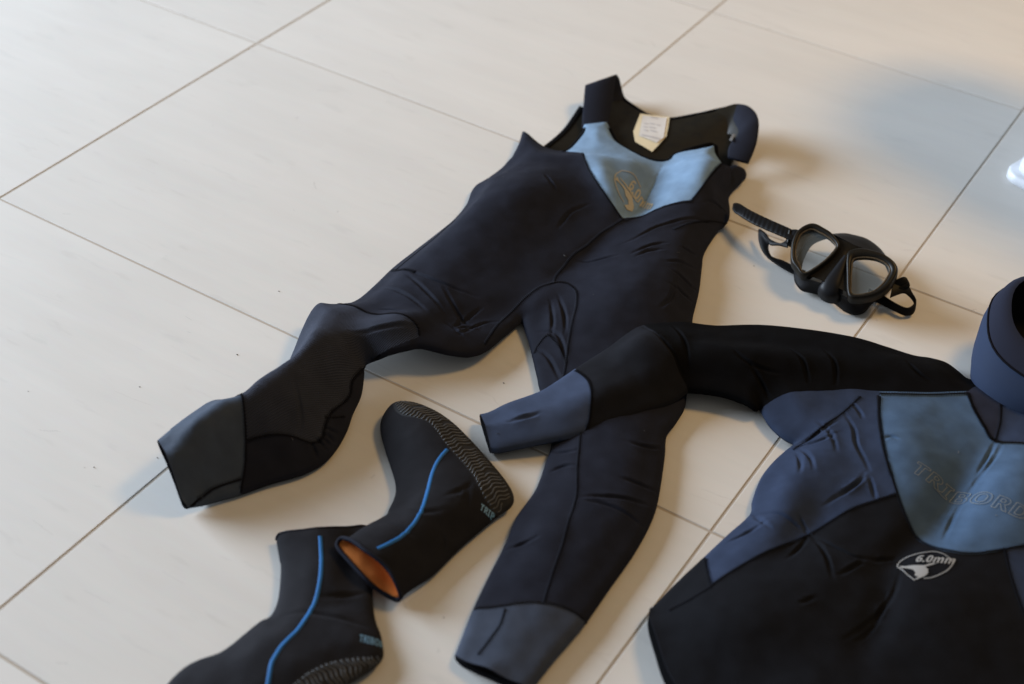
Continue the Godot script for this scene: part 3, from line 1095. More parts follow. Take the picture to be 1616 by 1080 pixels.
	obj("shoulder_strap", band([0.2866, 0.024, -2.1634, 0.2766, 0.008, -2.1054, 0.3124, 0.03, -2.1682, 0.297, 0.01, -2.1042, 0.3295, 0.036, -2.1679, 0.3156, 0.012, -2.1067, 0.3478, 0.042, -2.1699, 0.3298, 0.016, -2.1094, 0.359, 0.046, -2.1602, 0.337, 0.022, -2.1063, 0.3697, 0.049, -2.1441, 0.343, 0.028, -2.0876, 0.374, 0.05, -2.125, 0.3454, 0.032, -2.0737], 0.0048), M.smoothskin, root)
	obj("shoulder_strap", band([0.3536, 0.044, -2.1671, 0.3437, 0.034, -2.1326, 0.3661, 0.05, -2.1521, 0.3463, 0.038, -2.1066, 0.3759, 0.053, -2.1281, 0.3478, 0.04, -2.0918, 0.3789, 0.053, -2.1048, 0.3456, 0.041, -2.0784, 0.3774, 0.049, -2.082, 0.3418, 0.04, -2.0682, 0.3727, 0.043, -2.055, 0.3345, 0.036, -2.0587, 0.3661, 0.034, -2.0349, 0.3292, 0.031, -2.0472, 0.3592, 0.024, -2.0202, 0.3278, 0.025, -2.0322], 0.0062), M.black, root)
	var st := start()
	print_shape(st, back, [0.1931, -2.1659, 0.2413, -2.1586, 0.2377, -2.1264, 0.2332, -2.0967, 0.2188, -2.0722, 0.2089, -2.0561, 0.1821, -2.082, 0.1798, -2.1089])
	var lab := obj("care_label", done(st), M.cream, root)
	lab.position.y = 0.0012
	st = start()
	print_shape(st, back, [0.197, -2.1586, 0.2368, -2.1545, 0.2288, -2.0927, 0.2169, -2.0781, 0.1887, -2.0965])
	var lt := obj("care_label", done(st), M.label_white, root)
	lt.position.y = 0.0022
	st = start()
	strokes(st, back, [[0.2093, -2.1541, 0.2219, -2.1514],
		[0.1981, -2.133, 0.2043, -2.1317],
		[0.2075, -2.134, 0.2158, -2.1308],
		[0.2188, -2.1292, 0.224, -2.1277],
		[0.1967, -2.123, 0.2029, -2.1217],
		[0.2061, -2.122, 0.2164, -2.1191],
		[0.1974, -2.1133, 0.2035, -2.11],
		[0.2078, -2.1123, 0.218, -2.1075],
		[0.1928, -2.0992, 0.2213, -2.0884]], 0.0022)
	var ink := obj("label_print", done(st), M.label_ink, root)
	ink.position.y = 0.0027
	st = start()
	lettering(st, cloth, "6.0mm", [0.1656, -1.9306, 0.198, -1.8838, 0.1751, -1.9561])
	strokes(st, cloth, [[0.156, -1.9658, 0.1489, -1.9562, 0.1458, -1.947, 0.1444, -1.9276, 0.147, -1.9105, 0.1516, -1.8972, 0.1581, -1.8876],
		[0.156, -1.9658, 0.1757, -1.964, 0.187, -1.9456]], 0.0016)
	for f in [[0.1415, -1.9308, 0.1455, -1.9329, 0.1487, -1.9455, 0.1519, -1.9335, 0.1552, -1.9304, 0.1648, -1.9234, 0.1724, -1.9163, 0.1743, -1.8976, 0.1745, -1.8891, 0.1713, -1.8779, 0.1636, -1.8763, 0.1589, -1.8826, 0.1659, -1.89, 0.1656, -1.9002, 0.1614, -1.905, 0.1598, -1.9186, 0.1532, -1.9276, 0.1503, -1.9299],
		[0.1526, -1.9468, 0.1679, -1.9289, 0.181, -1.9111, 0.1799, -1.9084, 0.1668, -1.9245, 0.1535, -1.9425]]:
		print_shape(st, cloth, f)
	obj("chest_emblem", done(st), M.gold, root)
	lint(cloth, 9, root)
	obj("strap_tab", band([0.3298, 0.041, -2.0597, 0.337, 0.043, -2.0762, 0.3336, 0.041, -2.0563, 0.3408, 0.043, -2.0728], 0.0015), M.lint, root)


func build_jacket() -> void:
	var root := thing("wetsuit_jacket", "black and navy wetsuit jacket with steel blue chest, its sleeve across the other suit's leg", "wetsuit jacket")
	var cloth := Cloth.new([-.0365, 0.012, -1.4103, -.0365, 0.012, -1.4103, -.0222, 0.016, -1.4142, -.0025, 0.018, -1.4278, 0.0375, 0.02, -1.4508, 0.0618, 0.021, -1.474, 0.0824, 0.022, -1.4961, 0.1033, 0.023, -1.5172, 0.1288, 0.024, -1.5431, 0.1504, 0.026, -1.5679, 0.1661, 0.027, -1.5844, 0.1811, 0.026, -1.5939, 0.2078, 0.024, -1.6024, 0.2348, 0.02, -1.6111, 0.2619, 0.014, -1.6152, 0.2801, 0.011, -1.6175, 0.3431, 0.01, -1.626, 0.4132, 0.009, -1.6219, 0.4732, 0.009, -1.6102, 0.5142, 0.009, -1.5931, 0.5473, 0.009, -1.5783, 0.5692, 0.009, -1.5747, 0.5908, 0.009, -1.5658, 0.6052, 0.009, -1.5472, 0.6153, 0.009, -1.5337, 0.6402, 0.009, -1.5306, 0.6763, 0.009, -1.5399, 0.7433, 0.009, -1.5349, 0.8128, 0.009, -1.5098, 0.8726, 0.009, -1.4313, 0.9122, 0.009, -1.332, 0.9372, 0.009, -1.2294, 0.9444, 0.01, -1.1706, 0.9444, 0.01, -1.1706, 0.8563, 0.01, -1.1074, 0.8563, 0.01, -1.1074, 0.8376, 0.009, -1.1784, 0.8136, 0.009, -1.2428, 0.7806, 0.009, -1.2589, 0.7806, 0.009, -1.2589, 0.7415, 0.009, -1.1767, 0.6943, 0.009, -1.0993, 0.6227, 0.009, -1.0005, 0.5244, 0.009, -.8643, 0.4457, 0.009, -.784, 0.4457, 0.009, -.784, 0.3857, 0.008, -.7964, 0.3003, 0.009, -.8523, 0.2306, 0.009, -.9296, 0.1975, 0.009, -.9789, 0.1823, 0.009, -1.0135, 0.1743, 0.009, -1.0488, 0.1685, 0.009, -1.0792, 0.1681, 0.009, -1.097, 0.1717, 0.009, -1.109, 0.1717, 0.009, -1.109, 0.1887, 0.009, -1.1312, 0.2056, 0.009, -1.1532, 0.2404, 0.009, -1.1955, 0.2675, 0.009, -1.2286, 0.296, 0.009, -1.2627, 0.3012, 0.009, -1.2863, 0.3168, 0.009, -1.3288, 0.3391, 0.009, -1.3631, 0.3634, 0.01, -1.3892, 0.3634, 0.01, -1.3892, 0.3478, 0.01, -1.402, 0.3338, 0.01, -1.4235, 0.3247, 0.011, -1.4495, 0.3247, 0.011, -1.4495, 0.319, 0.018, -1.4438, 0.3006, 0.02, -1.4524, 0.2796, 0.022, -1.4596, 0.256, 0.022, -1.4639, 0.233, 0.022, -1.4658, 0.233, 0.022, -1.4658, 0.218, 0.018, -1.4512, 0.1991, 0.02, -1.4365, 0.159, 0.022, -1.4095, 0.1265, 0.022, -1.3916, 0.1025, 0.021, -1.3781, 0.0788, 0.02, -1.368, 0.0552, 0.018, -1.3614, 0.0162, 0.014, -1.3512, -.0072, 0.011, -1.3457, -.0189, 0.009, -1.3466, -.0189, 0.009, -1.3466], [33, 45, 46, 47, 48, 49, 50, 51, 52, 53, 86])
	cloth.add_bumps([[0.498, -1.3631, 0.483, -1.2745, 0.045, 0.012],
		[0.6171, -1.2948, 0.5779, -1.2196, 0.055, 0.02],
		[0.5551, -1.3118, 0.6156, -1.3949, 0.024, -.012],
		[0.5214, -1.2358, 0.5487, -1.2792, 0.018, -.006],
		[0.4725, -1.2122, 0.5392, -1.2891, 0.016, -.006],
		[0.3913, -1.3326, 0.439, -1.3931, 0.06, 0.008],
		[0.3218, -1.2628, 0.3495, -1.3075, 0.04, 0.008],
		[0.3603, -1.229, 0.4014, -1.284, 0.02, -.008],
		[0.3273, -1.1066, 0.4097, -1.188, 0.08, 0.016],
		[0.4886, -1.0994, 0.4723, -1.0118, 0.07, 0.014],
		[0.4274, -1.1134, 0.4616, -1.1916, 0.018, -.008],
		[0.2544, -1.07, 0.2946, -1.1271, 0.05, 0.01],
		[0.3322, -1.5255, 0.5013, -1.5262, 0.03, 0.014],
		[0.1777, -1.5155, 0.2088, -1.4671, 0.034, 0.012],
		[0.1185, -1.4287, 0.1601, -1.4689, 0.026, 0.006],
		[0.2179, -1.4735, 0.2333, -1.5259, 0.012, -.005],
		[0.3424, -.9471, 0.4177, -1.0083, 0.08, 0.014]])
	cloth.add_creases([[0.6167, -1.3974, 0.602, -1.3699, 0.584, -1.3404, 0.5715, -1.3175],
		[0.6217, -1.3874, 0.6057, -1.3611, 0.5868, -1.3351, 0.5543, -1.2893],
		[0.5543, -1.2893, 0.5375, -1.2617, 0.5191, -1.2246],
		[0.4283, -1.4326, 0.4363, -1.4035, 0.4354, -1.3687, 0.4423, -1.3354, 0.4438, -1.319],
		[0.4398, -1.3132, 0.421, -1.2956, 0.4033, -1.2783],
		[0.2952, -1.2546, 0.32, -1.2461, 0.341, -1.2322, 0.3583, -1.2202],
		[0.3594, -1.2173, 0.381, -1.1949, 0.4079, -1.1772, 0.4308, -1.1836],
		[0.3487, -1.3736, 0.3822, -1.3877, 0.4179, -1.4163],
		[0.2642, -1.2065, 0.2874, -1.2182, 0.3114, -1.2351],
		[0.3583, -1.2202, 0.3497, -1.243],
		[0.4224, -1.1762, 0.4418, -1.1834, 0.4576, -1.1904],
		[0.382, -1.1467, 0.4022, -1.1623, 0.4146, -1.1728],
		[0.3331, -1.0971, 0.3484, -1.1072],
		[0.4372, -1.1317, 0.4157, -1.0847, 0.3907, -1.0566],
		[0.47, -1.377, 0.4773, -1.3833, 0.4859, -1.3771],
		[0.3656, -1.368, 0.3734, -1.347, 0.3755, -1.3194],
		[0.3616, -1.3608, 0.3618, -1.3349, 0.3577, -1.3126],
		[0.3935, -1.4144, 0.4064, -1.3895, 0.4082, -1.3553],
		[0.4403, -1.322, 0.4257, -1.3013, 0.4084, -1.2871, 0.3827, -1.2662],
		[0.4429, -1.3134, 0.4443, -1.2919, 0.4451, -1.2771],
		[0.3579, -1.2171, 0.3457, -1.1943, 0.327, -1.1715],
		[0.3614, -1.2154, 0.3717, -1.1795, 0.3741, -1.1414],
		[0.2987, -1.2601, 0.3041, -1.2377, 0.3136, -1.22],
		[0.4572, -1.1661, 0.4393, -1.1226, 0.4086, -1.0842, 0.3767, -1.0557],
		[0.3125, -1.5041, 0.327, -1.48, 0.3373, -1.4584],
		[0.3674, -1.5475, 0.3833, -1.5227, 0.3897, -1.4849],
		[0.2163, -1.5888, 0.2271, -1.5493, 0.2319, -1.4976],
		[0.419, -1.5517, 0.4276, -1.5198, 0.4255, -1.4853],
		[0.4391, -1.4517, 0.4472, -1.4401, 0.4512, -1.4224],
		[0.3663, -1.3749, 0.3888, -1.3766, 0.4145, -1.3901],
		[0.2893, -1.5281, 0.3125, -1.5041, 0.3534, -1.4947],
		[0.529, -1.5475, 0.5374, -1.5221, 0.5552, -1.5044],
		[-.001, -1.3839, 0.0227, -1.3905, 0.0386, -1.3964],
		[0.173, -1.5852, 0.1967, -1.5336, 0.2261, -1.4845]], 0.0026, 0.0023)
	cloth.puff = 0.010
	cloth.cut([
		["sleeve_cuff", M.cuff_navy, region([-.0463, -1.4093, -.0463, -1.4093, 0.0206, -1.4635, 0.078, -1.5062, 0.0853, -1.4893, 0.0853, -1.4893, 0.0942, -1.4763, 0.1007, -1.4619, 0.1038, -1.4436, 0.1045, -1.4253, 0.1029, -1.3963, 0.0989, -1.3818, 0.0945, -1.3717, 0.0945, -1.3717, 0.0904, -1.3497, -.0139, -1.3083, -.0477, -1.3621])],
		["forearm_panel", M.forearm, region([0.0449, -1.454, 0.0449, -1.454, 0.1641, -1.6225, 0.176, -1.5887, 0.176, -1.5887, 0.1912, -1.55, 0.2103, -1.5069, 0.2305, -1.4686, 0.2331, -1.4486, 0.2331, -1.4486, 0.2059, -1.406, 0.0935, -1.3394, 0.0617, -1.4066, 0.0617, -1.4066])],
		["sleeve", M.black_matt, region([-.0534, -1.4668, -.0534, -1.4668, 0.1664, -1.6456, 0.4308, -1.6395, 0.594, -1.5707, 0.6207, -1.5129, 0.6207, -1.5129, 0.6012, -1.4911, 0.6012, -1.4911, 0.5694, -1.4861, 0.5413, -1.4827, 0.51, -1.4789, 0.4833, -1.4781, 0.4833, -1.4781, 0.4436, -1.4787, 0.4096, -1.4723, 0.3847, -1.4688, 0.3511, -1.461, 0.3156, -1.4391, 0.3156, -1.4391, 0.2823, -1.4317, 0.1586, -1.3748, -.0289, -1.3043])],
		["neck_panel", M.navy_dark, region([0.5993, -1.4865, 0.5993, -1.4865, 0.6009, -1.4619, 0.6081, -1.4214, 0.6167, -1.3974, 0.6167, -1.3974, 0.6316, -1.4364, 0.6456, -1.4777, 0.6456, -1.4777, 0.6417, -1.5177, 0.6102, -1.528, 0.5947, -1.5139])],
		["neck_panel", M.navy, region([0.6456, -1.4777, 0.6456, -1.4777, 0.6316, -1.4364, 0.6167, -1.3974, 0.6167, -1.3974, 0.6512, -1.3908, 0.7071, -1.3778, 0.7071, -1.3778, 0.744, -1.4271, 0.7604, -1.4892, 0.6826, -1.5273])],
		["chest_panel", M.steel_blue, region([0.484, -1.4901, 0.484, -1.4901, 0.604, -1.5124, 0.6322, -1.5146, 0.6322, -1.5146, 0.634, -1.4647, 0.6208, -1.4038, 0.6208, -1.4038, 0.6529, -1.4004, 0.712, -1.3991, 0.712, -1.3991, 0.7134, -1.2989, 0.6889, -1.2348, 0.6491, -1.2099, 0.6094, -1.2111, 0.5716, -1.2005, 0.55, -1.1961, 0.5351, -1.195, 0.521, -1.1979, 0.5088, -1.204, 0.4906, -1.2217, 0.4755, -1.2606, 0.4693, -1.3112, 0.4667, -1.3587, 0.4704, -1.4134, 0.481, -1.4712, 0.481, -1.4712])],
		["shoulder_panel", M.navy, region([0.3153, -1.4393, 0.3153, -1.4393, 0.3511, -1.461, 0.3847, -1.4688, 0.4096, -1.4723, 0.4441, -1.4852, 0.5041, -1.4963, 0.5041, -1.4963, 0.4942, -1.3867, 0.4967, -1.3085, 0.4783, -1.291, 0.4691, -1.2861, 0.4691, -1.2861, 0.4455, -1.2769, 0.4185, -1.2645, 0.3876, -1.2425, 0.3602, -1.2212, 0.3226, -1.1955, 0.2855, -1.1685, 0.2599, -1.1476, 0.2368, -1.1262, 0.2368, -1.1262, 0.2364, -1.1526, 0.2365, -1.1865, 0.2194, -1.1952, 0.2194, -1.1952, 0.2729, -1.3138, 0.3332, -1.3745])],
		["side_panel", M.navy, region([0.5863, -1.2091, 0.5863, -1.2091, 0.5855, -1.1529, 0.5907, -1.1071, 0.6114, -1.0816, 0.6114, -1.0816, 0.6517, -1.1295, 0.6976, -1.2493, 0.6511, -1.2137, 0.6113, -1.2149])],
	], "body_panel", M.jacket_black)
	add_cloth(cloth, root)
	for m in cloth.mouths():
		obj("opening_edge", m[0], M.edge, root)
		obj("opening_lining", m[1], M.lining, root)
	obj("seam", welt(cloth, [[0.4791, -1.4671, 0.4712, -1.4156, 0.4674, -1.3609, 0.47, -1.3133, 0.4762, -1.2625, 0.4913, -1.2236, 0.5096, -1.2059, 0.5359, -1.1969, 0.5725, -1.2024, 0.6103, -1.213],
		[0.4684, -1.2841, 0.4448, -1.2749, 0.4179, -1.2625, 0.387, -1.2406, 0.3597, -1.2193, 0.3221, -1.1937, 0.2851, -1.1667, 0.2595, -1.1458, 0.2364, -1.1245],
		[0.5993, -1.4865, 0.6009, -1.4619, 0.6081, -1.4214, 0.6167, -1.3974, 0.6512, -1.3908, 0.7071, -1.3778],
		[0.4818, -1.4735, 0.5084, -1.4743, 0.5396, -1.478, 0.5676, -1.4815, 0.5993, -1.4865],
		[0.2364, -1.1245, 0.2361, -1.1508, 0.236, -1.1827],
		[0.6383, -1.4672, 0.6316, -1.4364, 0.6167, -1.3974],
		[0.2363, -1.1226, 0.214, -1.1073, 0.1887, -1.0946],
		[0.5849, -1.2052, 0.5846, -1.1511, 0.5898, -1.1053, 0.6105, -1.0799],
		[0.3586, -1.3697, 0.3914, -1.3977, 0.4283, -1.4326, 0.455, -1.4652]], 0.0026, 0.0003), M.seam, root)
	obj("seam", welt(cloth, [[0.0852, -1.487, 0.0941, -1.474, 0.1005, -1.4596, 0.1037, -1.4413, 0.1044, -1.4231, 0.1027, -1.3941, 0.0988, -1.3796, 0.0943, -1.3684]], 0.0023, 0.0004), M.seam, root)
	var sm := obj("seam_stitching", stitches(cloth, [[0.4814, -1.4723, 0.508, -1.4732, 0.5392, -1.4769, 0.5672, -1.4803, 0.5988, -1.4853],
		[0.4788, -1.4659, 0.4708, -1.4145, 0.4671, -1.3598, 0.4696, -1.3122],
		[0.5988, -1.4853, 0.6005, -1.4607, 0.6076, -1.4203, 0.6162, -1.3963, 0.6507, -1.3897, 0.7065, -1.3767]] + [[0.4791, -1.4671, 0.4712, -1.4156, 0.4674, -1.3609, 0.47, -1.3133, 0.4762, -1.2625, 0.4913, -1.2236, 0.5096, -1.2059, 0.5359, -1.1969, 0.5725, -1.2024, 0.6103, -1.213],
		[0.4684, -1.2841, 0.4448, -1.2749, 0.4179, -1.2625, 0.387, -1.2406, 0.3597, -1.2193, 0.3221, -1.1937, 0.2851, -1.1667, 0.2595, -1.1458, 0.2364, -1.1245],
		[0.5993, -1.4865, 0.6009, -1.4619, 0.6081, -1.4214, 0.6167, -1.3974, 0.6512, -1.3908, 0.7071, -1.3778],
		[0.4818, -1.4735, 0.5084, -1.4743, 0.5396, -1.478, 0.5676, -1.4815, 0.5993, -1.4865],
		[0.2364, -1.1245, 0.2361, -1.1508, 0.236, -1.1827],
		[0.6383, -1.4672, 0.6316, -1.4364, 0.6167, -1.3974],
		[0.2363, -1.1226, 0.214, -1.1073, 0.1887, -1.0946],
		[0.5849, -1.2052, 0.5846, -1.1511, 0.5898, -1.1053, 0.6105, -1.0799],
		[0.3586, -1.3697, 0.3914, -1.3977, 0.4283, -1.4326, 0.455, -1.4652]] + [[0.0852, -1.487, 0.0941, -1.474, 0.1005, -1.4596, 0.1037, -1.4413, 0.1044, -1.4231, 0.1027, -1.3941, 0.0988, -1.3796, 0.0943, -1.3684]], 0.0056, 0.0034), M.thread, root)
	sm.set_meta("kind", "stuff")
	var st := start()
	lettering(st, cloth, "6.0mm", [0.475, -1.1781, 0.5183, -1.1753, 0.4825, -1.1912])
	strokes(st, cloth, [[0.4678, -1.1442, 0.4623, -1.1559, 0.4583, -1.1667, 0.4548, -1.1713, 0.458, -1.18, 0.467, -1.1886, 0.4798, -1.194, 0.4905, -1.1966, 0.5012, -1.1989, 0.5104, -1.1939, 0.5171, -1.1842, 0.5183, -1.1775, 0.5102, -1.1658, 0.4983, -1.1562, 0.4872, -1.1499, 0.4785, -1.1482]], 0.0012)
	for f in [[0.4547, -1.1704, 0.4601, -1.1723, 0.4571, -1.175, 0.4625, -1.1718, 0.471, -1.1724, 0.4843, -1.1711, 0.4935, -1.1758, 0.4994, -1.1758, 0.4911, -1.1716, 0.4846, -1.1685, 0.4872, -1.1642, 0.4855, -1.1575, 0.4809, -1.1523, 0.467, -1.1442, 0.4732, -1.1512, 0.4697, -1.1531, 0.4718, -1.1592, 0.4704, -1.1642, 0.4643, -1.1675, 0.4586, -1.1689]]:
		print_shape(st, cloth, f)
	obj("body_emblem", done(st), M.silver, root)
	st = start()
	lettering(st, cloth, "TRIBORD", [0.4929, -1.3221, 0.6123, -1.2439, 0.5066, -1.3386], 0.0008)
	obj("chest_lettering", done(st), M.print_pale, root)
	lint(cloth, 6, root)
	build_hood(root)


func build_hood(root: Node3D) -> void:
	# a standing hood with its opening turned to the right
	var at := Vector3(0.7250, 0.012, -1.5400)
	var prof := [[0.0, 0.108, Vector2(0.0, 0.0)], [0.02, 0.113, Vector2(0, -0.002)], [0.042, 0.112, Vector2(0.004, -0.010)], [0.060, 0.107, Vector2(0.010, -0.020)], [0.073, 0.098, Vector2(0.016, -0.030)], [0.077, 0.090, Vector2(0.020, -0.035)]]
	var lower := start()
	var upper := start()
	var inner := start()
	var rows := []
	for p in prof:
		var row := []
		for k in 48:
			var a := TAU * k / 48
			var wob: float = 1.0 + 0.03 * sin(a * 3.0 + p[0] * 30.0) + 0.02 * sin(a * 5.0)
			row.append(at + Vector3(p[2].x + cos(a) * p[1] * wob, p[0] + 0.016 * sin(-a) * p[0] / 0.08, p[2].y + sin(a) * p[1] * wob * 0.95))
		rows.append(row)
	skin(lower, [rows[3], rows[2], rows[1], rows[0]], true)
	skin(upper, [rows[5], rows[4], rows[3]], true)
	var ins := []
	for i in [5, 4, 3, 1]:
		var row := []
		var mid := Vector3.ZERO
		for v in rows[i]:
			mid += v / 48.0
		for v in rows[i]:
			row.append(v + (mid - v).normalized() * 0.005)
		ins.append(row)
	var flat_row := []
	for v in ins[3]:
		flat_row.append(Vector3(at.x, at.y + 0.012, at.z))
	ins.append(flat_row)
	skin(inner, ins, true)
	skin(upper, [ins[0], rows[5]], true)
	obj("hood_side", done(lower), M.navy, root)
	obj("hood_edge", done(upper), M.navy_dark, root)
	obj("hood_lining", done(inner), M.lining, root)
	var st := start()
	var loop := PackedVector3Array()
	for v in rows[3]:
		loop.append(v)
	tube(st, loop, 0.0016, 6, true)
	obj("hood_seam", done(st), M.seam, root)


func sole_ribs(cloth: Cloth, l: Array, root: Node3D) -> void:
	var a := Cloth.smooth2(l[0], 0.002)
	var b := Cloth.smooth2(l[1], 0.002)
	var st := start()
	var n := int(a.size() * 0.0022 / 0.0062)
	for i in n:
		var f := (i + 0.5) / n
		var p := a[int(f * (a.size() - 1))]
		var q := b[int(f * (b.size() - 1))]
		var side := (q - p).orthogonal().normalized()
		var pts := PackedVector3Array()
		var broken := i % 9 == 5
		for k in 15:
			var t := 0.04 + 0.92 * k / 14.0
			if broken and k > 7:
				break
			var w := p.lerp(q, t) + side * 0.0013 * sin(t * 13.0 + i * 0.35) + side * 0.004 * sin(t * 3.0)
			if not Geometry2D.is_point_in_polygon(w, cloth.poly):
				continue
			pts.append(Vector3(w.x, cloth.top(w) + 0.0002, w.y))
		if pts.size() > 3:
			tube(st, pts, 0.0009, 5)
	var o := obj("grip_ribs", done(st), M.grip, root)
	o.set_meta("kind", "stuff")


func build_socks() -> void:
	var root := thing("neoprene_sock", "black neoprene sock with its orange lined cuff open, lying partly on the other sock", "sock", "pair of neoprene socks")
	var cloth := Cloth.new([-.1428, 0.014, -1.4243, -.1541, 0.012, -1.4147, -.1604, 0.01, -1.3961, -.1598, 0.009, -1.3748, -.1511, 0.008, -1.3431, -.1401, 0.008, -1.3103, -.132, 0.008, -1.2824, -.131, 0.008, -1.2632, -.1357, 0.009, -1.2409, -.1393, 0.013, -1.2243, -.1598, 0.024, -1.1952, -.1734, 0.03, -1.1746, -.1828, 0.029, -1.1682, -.1828, 0.029, -1.1682, -.1722, 0.028, -1.1605, -.1625, 0.027, -1.1517, -.1537, 0.026, -1.1436, -.1415, 0.023, -1.1358, -.1263, 0.017, -1.1253, -.116, 0.013, -1.1125, -.1094, 0.009, -1.1021, -.1094, 0.009, -1.1021, -.1006, 0.01, -1.1143, -.0748, 0.008, -1.1423, -.049, 0.008, -1.182, -.0262, 0.008, -1.2127, -.0035, 0.008, -1.241, 0.0096, 0.009, -1.2545, 0.0121, 0.011, -1.2697, 0.0045, 0.012, -1.2896, -.0145, 0.014, -1.318, -.044, 0.016, -1.3577, -.0697, 0.018, -1.3873, -.0944, 0.018, -1.4079, -.1215, 0.016, -1.4225], [13, 14, 15, 16, 17, 18, 19])
	cloth.up = 0.010
	cloth.edge_round = 0.02
	cloth.puff = 0.007
	cloth.add_bumps([[-.1173, -1.3445, -.0736, -1.2812, 0.04, 0.01],
		[-.0775, -1.2283, -.1102, -1.1756, 0.045, 0.008],
		[-.131, -1.2396, -.1094, -1.2516, 0.02, -.004]])
	cloth.add_creases([[-.071, -1.2417, -.053, -1.2535, -.0388, -1.2705],
		[-.1148, -1.2282, -.0951, -1.2142, -.0696, -1.2212],
		[-.0727, -1.1611, -.0668, -1.1811, -.0712, -1.1907],
		[-.1341, -1.1962, -.1108, -1.1829, -.0995, -1.1788],
		[-.0423, -1.2649, -.0443, -1.2333]], 0.0014, 0.003)
	cloth.cut([["sole", M.sole, region([-.1486, -1.426, -.1486, -1.426, -.1446, -1.401, -.135, -1.384, -.1231, -1.3755, -.1017, -1.3667, -.0879, -1.3505, -.0763, -1.3309, -.0569, -1.3068, -.0401, -1.283, -.0266, -1.2573, -.0138, -1.2414, -.0039, -1.238, 0.0088, -1.2389, 0.0088, -1.2389, 0.0264, -1.2527, 0.0019, -1.3046, -.0401, -1.3691, -.0912, -1.4184])]], "upper", M.sock, 0.005)
	add_cloth(cloth, root)
	sole_ribs(cloth, [[-.1429, -1.4083, -.135, -1.384, -.1231, -1.3755, -.1017, -1.3667, -.0879, -1.3505, -.0763, -1.3309, -.0569, -1.3068, -.0401, -1.283, -.0266, -1.2573, -.0138, -1.2414, -.004, -1.239],
		[-.1316, -1.4177, -.1207, -1.4137, -.1066, -1.4088, -.094, -1.4014, -.0813, -1.3917, -.0694, -1.3808, -.0437, -1.3493, -.0261, -1.3246, -.0144, -1.3078, 0.0044, -1.2776, 0.012, -1.2569]], root)
	obj("side_stripe", welt(cloth, [[-.0718, -1.3204, -.0813, -1.302, -.0874, -1.2808, -.0906, -1.2529, -.0942, -1.2214, -.1023, -1.1945, -.1189, -1.1676, -.1395, -1.1487]], 0.0056, 0.0006), M.stripe, root)
	var m: Array = cloth.mouths()[0]
	obj("cuff_edge", m[0], M.edge, root)
	obj("lining", m[1], M.orange, root)
	var lin := Cloth.new([-.1831, 0.031, -1.1701, -.1881, 0.029, -1.1637, -.1835, 0.027, -1.1552, -.1622, 0.024, -1.1316, -.1479, 0.02, -1.1182, -.1353, 0.012, -1.1121, -.1153, 0.007, -1.1038, -.1098, 0.009, -1.1053, -.1089, 0.01, -1.1119, -.1089, 0.01, -1.1119, -.1153, 0.009, -1.1349, -.1313, 0.017, -1.1515, -.1515, 0.025, -1.1661, -.1679, 0.029, -1.1701, -.1679, 0.029, -1.1701], [])
	lin.up = 0.002
	lin.down = 0.003
	lin.edge_round = 0.004
	lin.puff = 0.0
	lin.lump_high = 0.0003
	lin.panel("lining", M.orange, lin.poly, 0.004)
	add_cloth(lin, root)
	var st := start()
	tube(st, smooth3(v3([-.1825, 0.035, -1.1664, -.1871, 0.031, -1.162, -.1833, 0.029, -1.1534, -.1619, 0.026, -1.1298, -.1477, 0.022, -1.1165, -.1351, 0.014, -1.1104, -.1153, 0.008, -1.103, -.1102, 0.011, -1.1026, -.1095, 0.016, -1.103, -.116, 0.028, -1.1125, -.1263, 0.036, -1.1253, -.1414, 0.042, -1.1349, -.1536, 0.044, -1.1427, -.1625, 0.043, -1.1517, -.1722, 0.04, -1.1605]), 0.003, true), 0.0026, 8, true)
	obj("cuff_binding", done(st), M.black, root)
	st = start()
	lettering(st, cloth, "TRIBORD", [-.0277, -1.236, 0.0051, -1.2219, -.0259, -1.2444])
	obj("heel_lettering", done(st), M.stripe_text, root)

	root = thing("neoprene_sock", "black neoprene sock lying flat at the lower edge, under the cuff of the other sock", "sock", "pair of neoprene socks")
	cloth = Cloth.new([-.2613, 0.009, -1.1839, -.2613, 0.009, -1.1839, -.2587, 0.008, -1.1873, -.2513, 0.009, -1.188, -.2234, 0.01, -1.1892, -.1934, 0.008, -1.1962, -.1638, 0.005, -1.2079, -.1518, 0.005, -1.2065, -.1518, 0.005, -1.2065, -.1463, 0.004, -1.168, -.1427, 0.005, -1.1204, -.1391, 0.008, -1.0931, -.134, 0.008, -1.0708, -.1264, 0.008, -1.0518, -.1217, 0.009, -1.0322, -.1211, 0.009, -1.0193, -.1279, 0.009, -1.0062, -.1419, 0.01, -.992, -.154, 0.011, -.9805, -.1832, 0.012, -.9535, -.2126, 0.012, -.9295, -.2417, 0.012, -.9083, -.2709, 0.012, -.8912, -.302, 0.011, -.8863, -.3286, 0.01, -.8967, -.3435, 0.009, -.9234, -.347, 0.009, -.955, -.3418, 0.009, -.974, -.3303, 0.008, -.993, -.3164, 0.008, -1.0048, -.2979, 0.008, -1.0145, -.2864, 0.008, -1.0264, -.273, 0.008, -1.0447, -.2599, 0.008, -1.0615, -.2523, 0.008, -1.0665, -.2473, 0.008, -1.0794, -.2458, 0.008, -1.0969, -.2472, 0.008, -1.12, -.2501, 0.008, -1.1436, -.2528, 0.008, -1.1521, -.2591, 0.008, -1.1741], [1, 2, 3, 4, 5, 6])
	cloth.up = 0.009
	cloth.edge_round = 0.018
	cloth.puff = 0.005
	cloth.add_bumps([[-.1994, -1.1307, -.1934, -1.0847, 0.04, 0.006],
		[-.238, -1.0114, -.2841, -.9669, 0.045, 0.008],
		[-.1725, -1.0861, -.1456, -1.0971, 0.016, -.004],
		[-.1526, -1.0342, -.1321, -1.0356, 0.02, 0.003],
		[-.1487, -1.1579, -.1442, -1.1154, 0.045, -.009]])
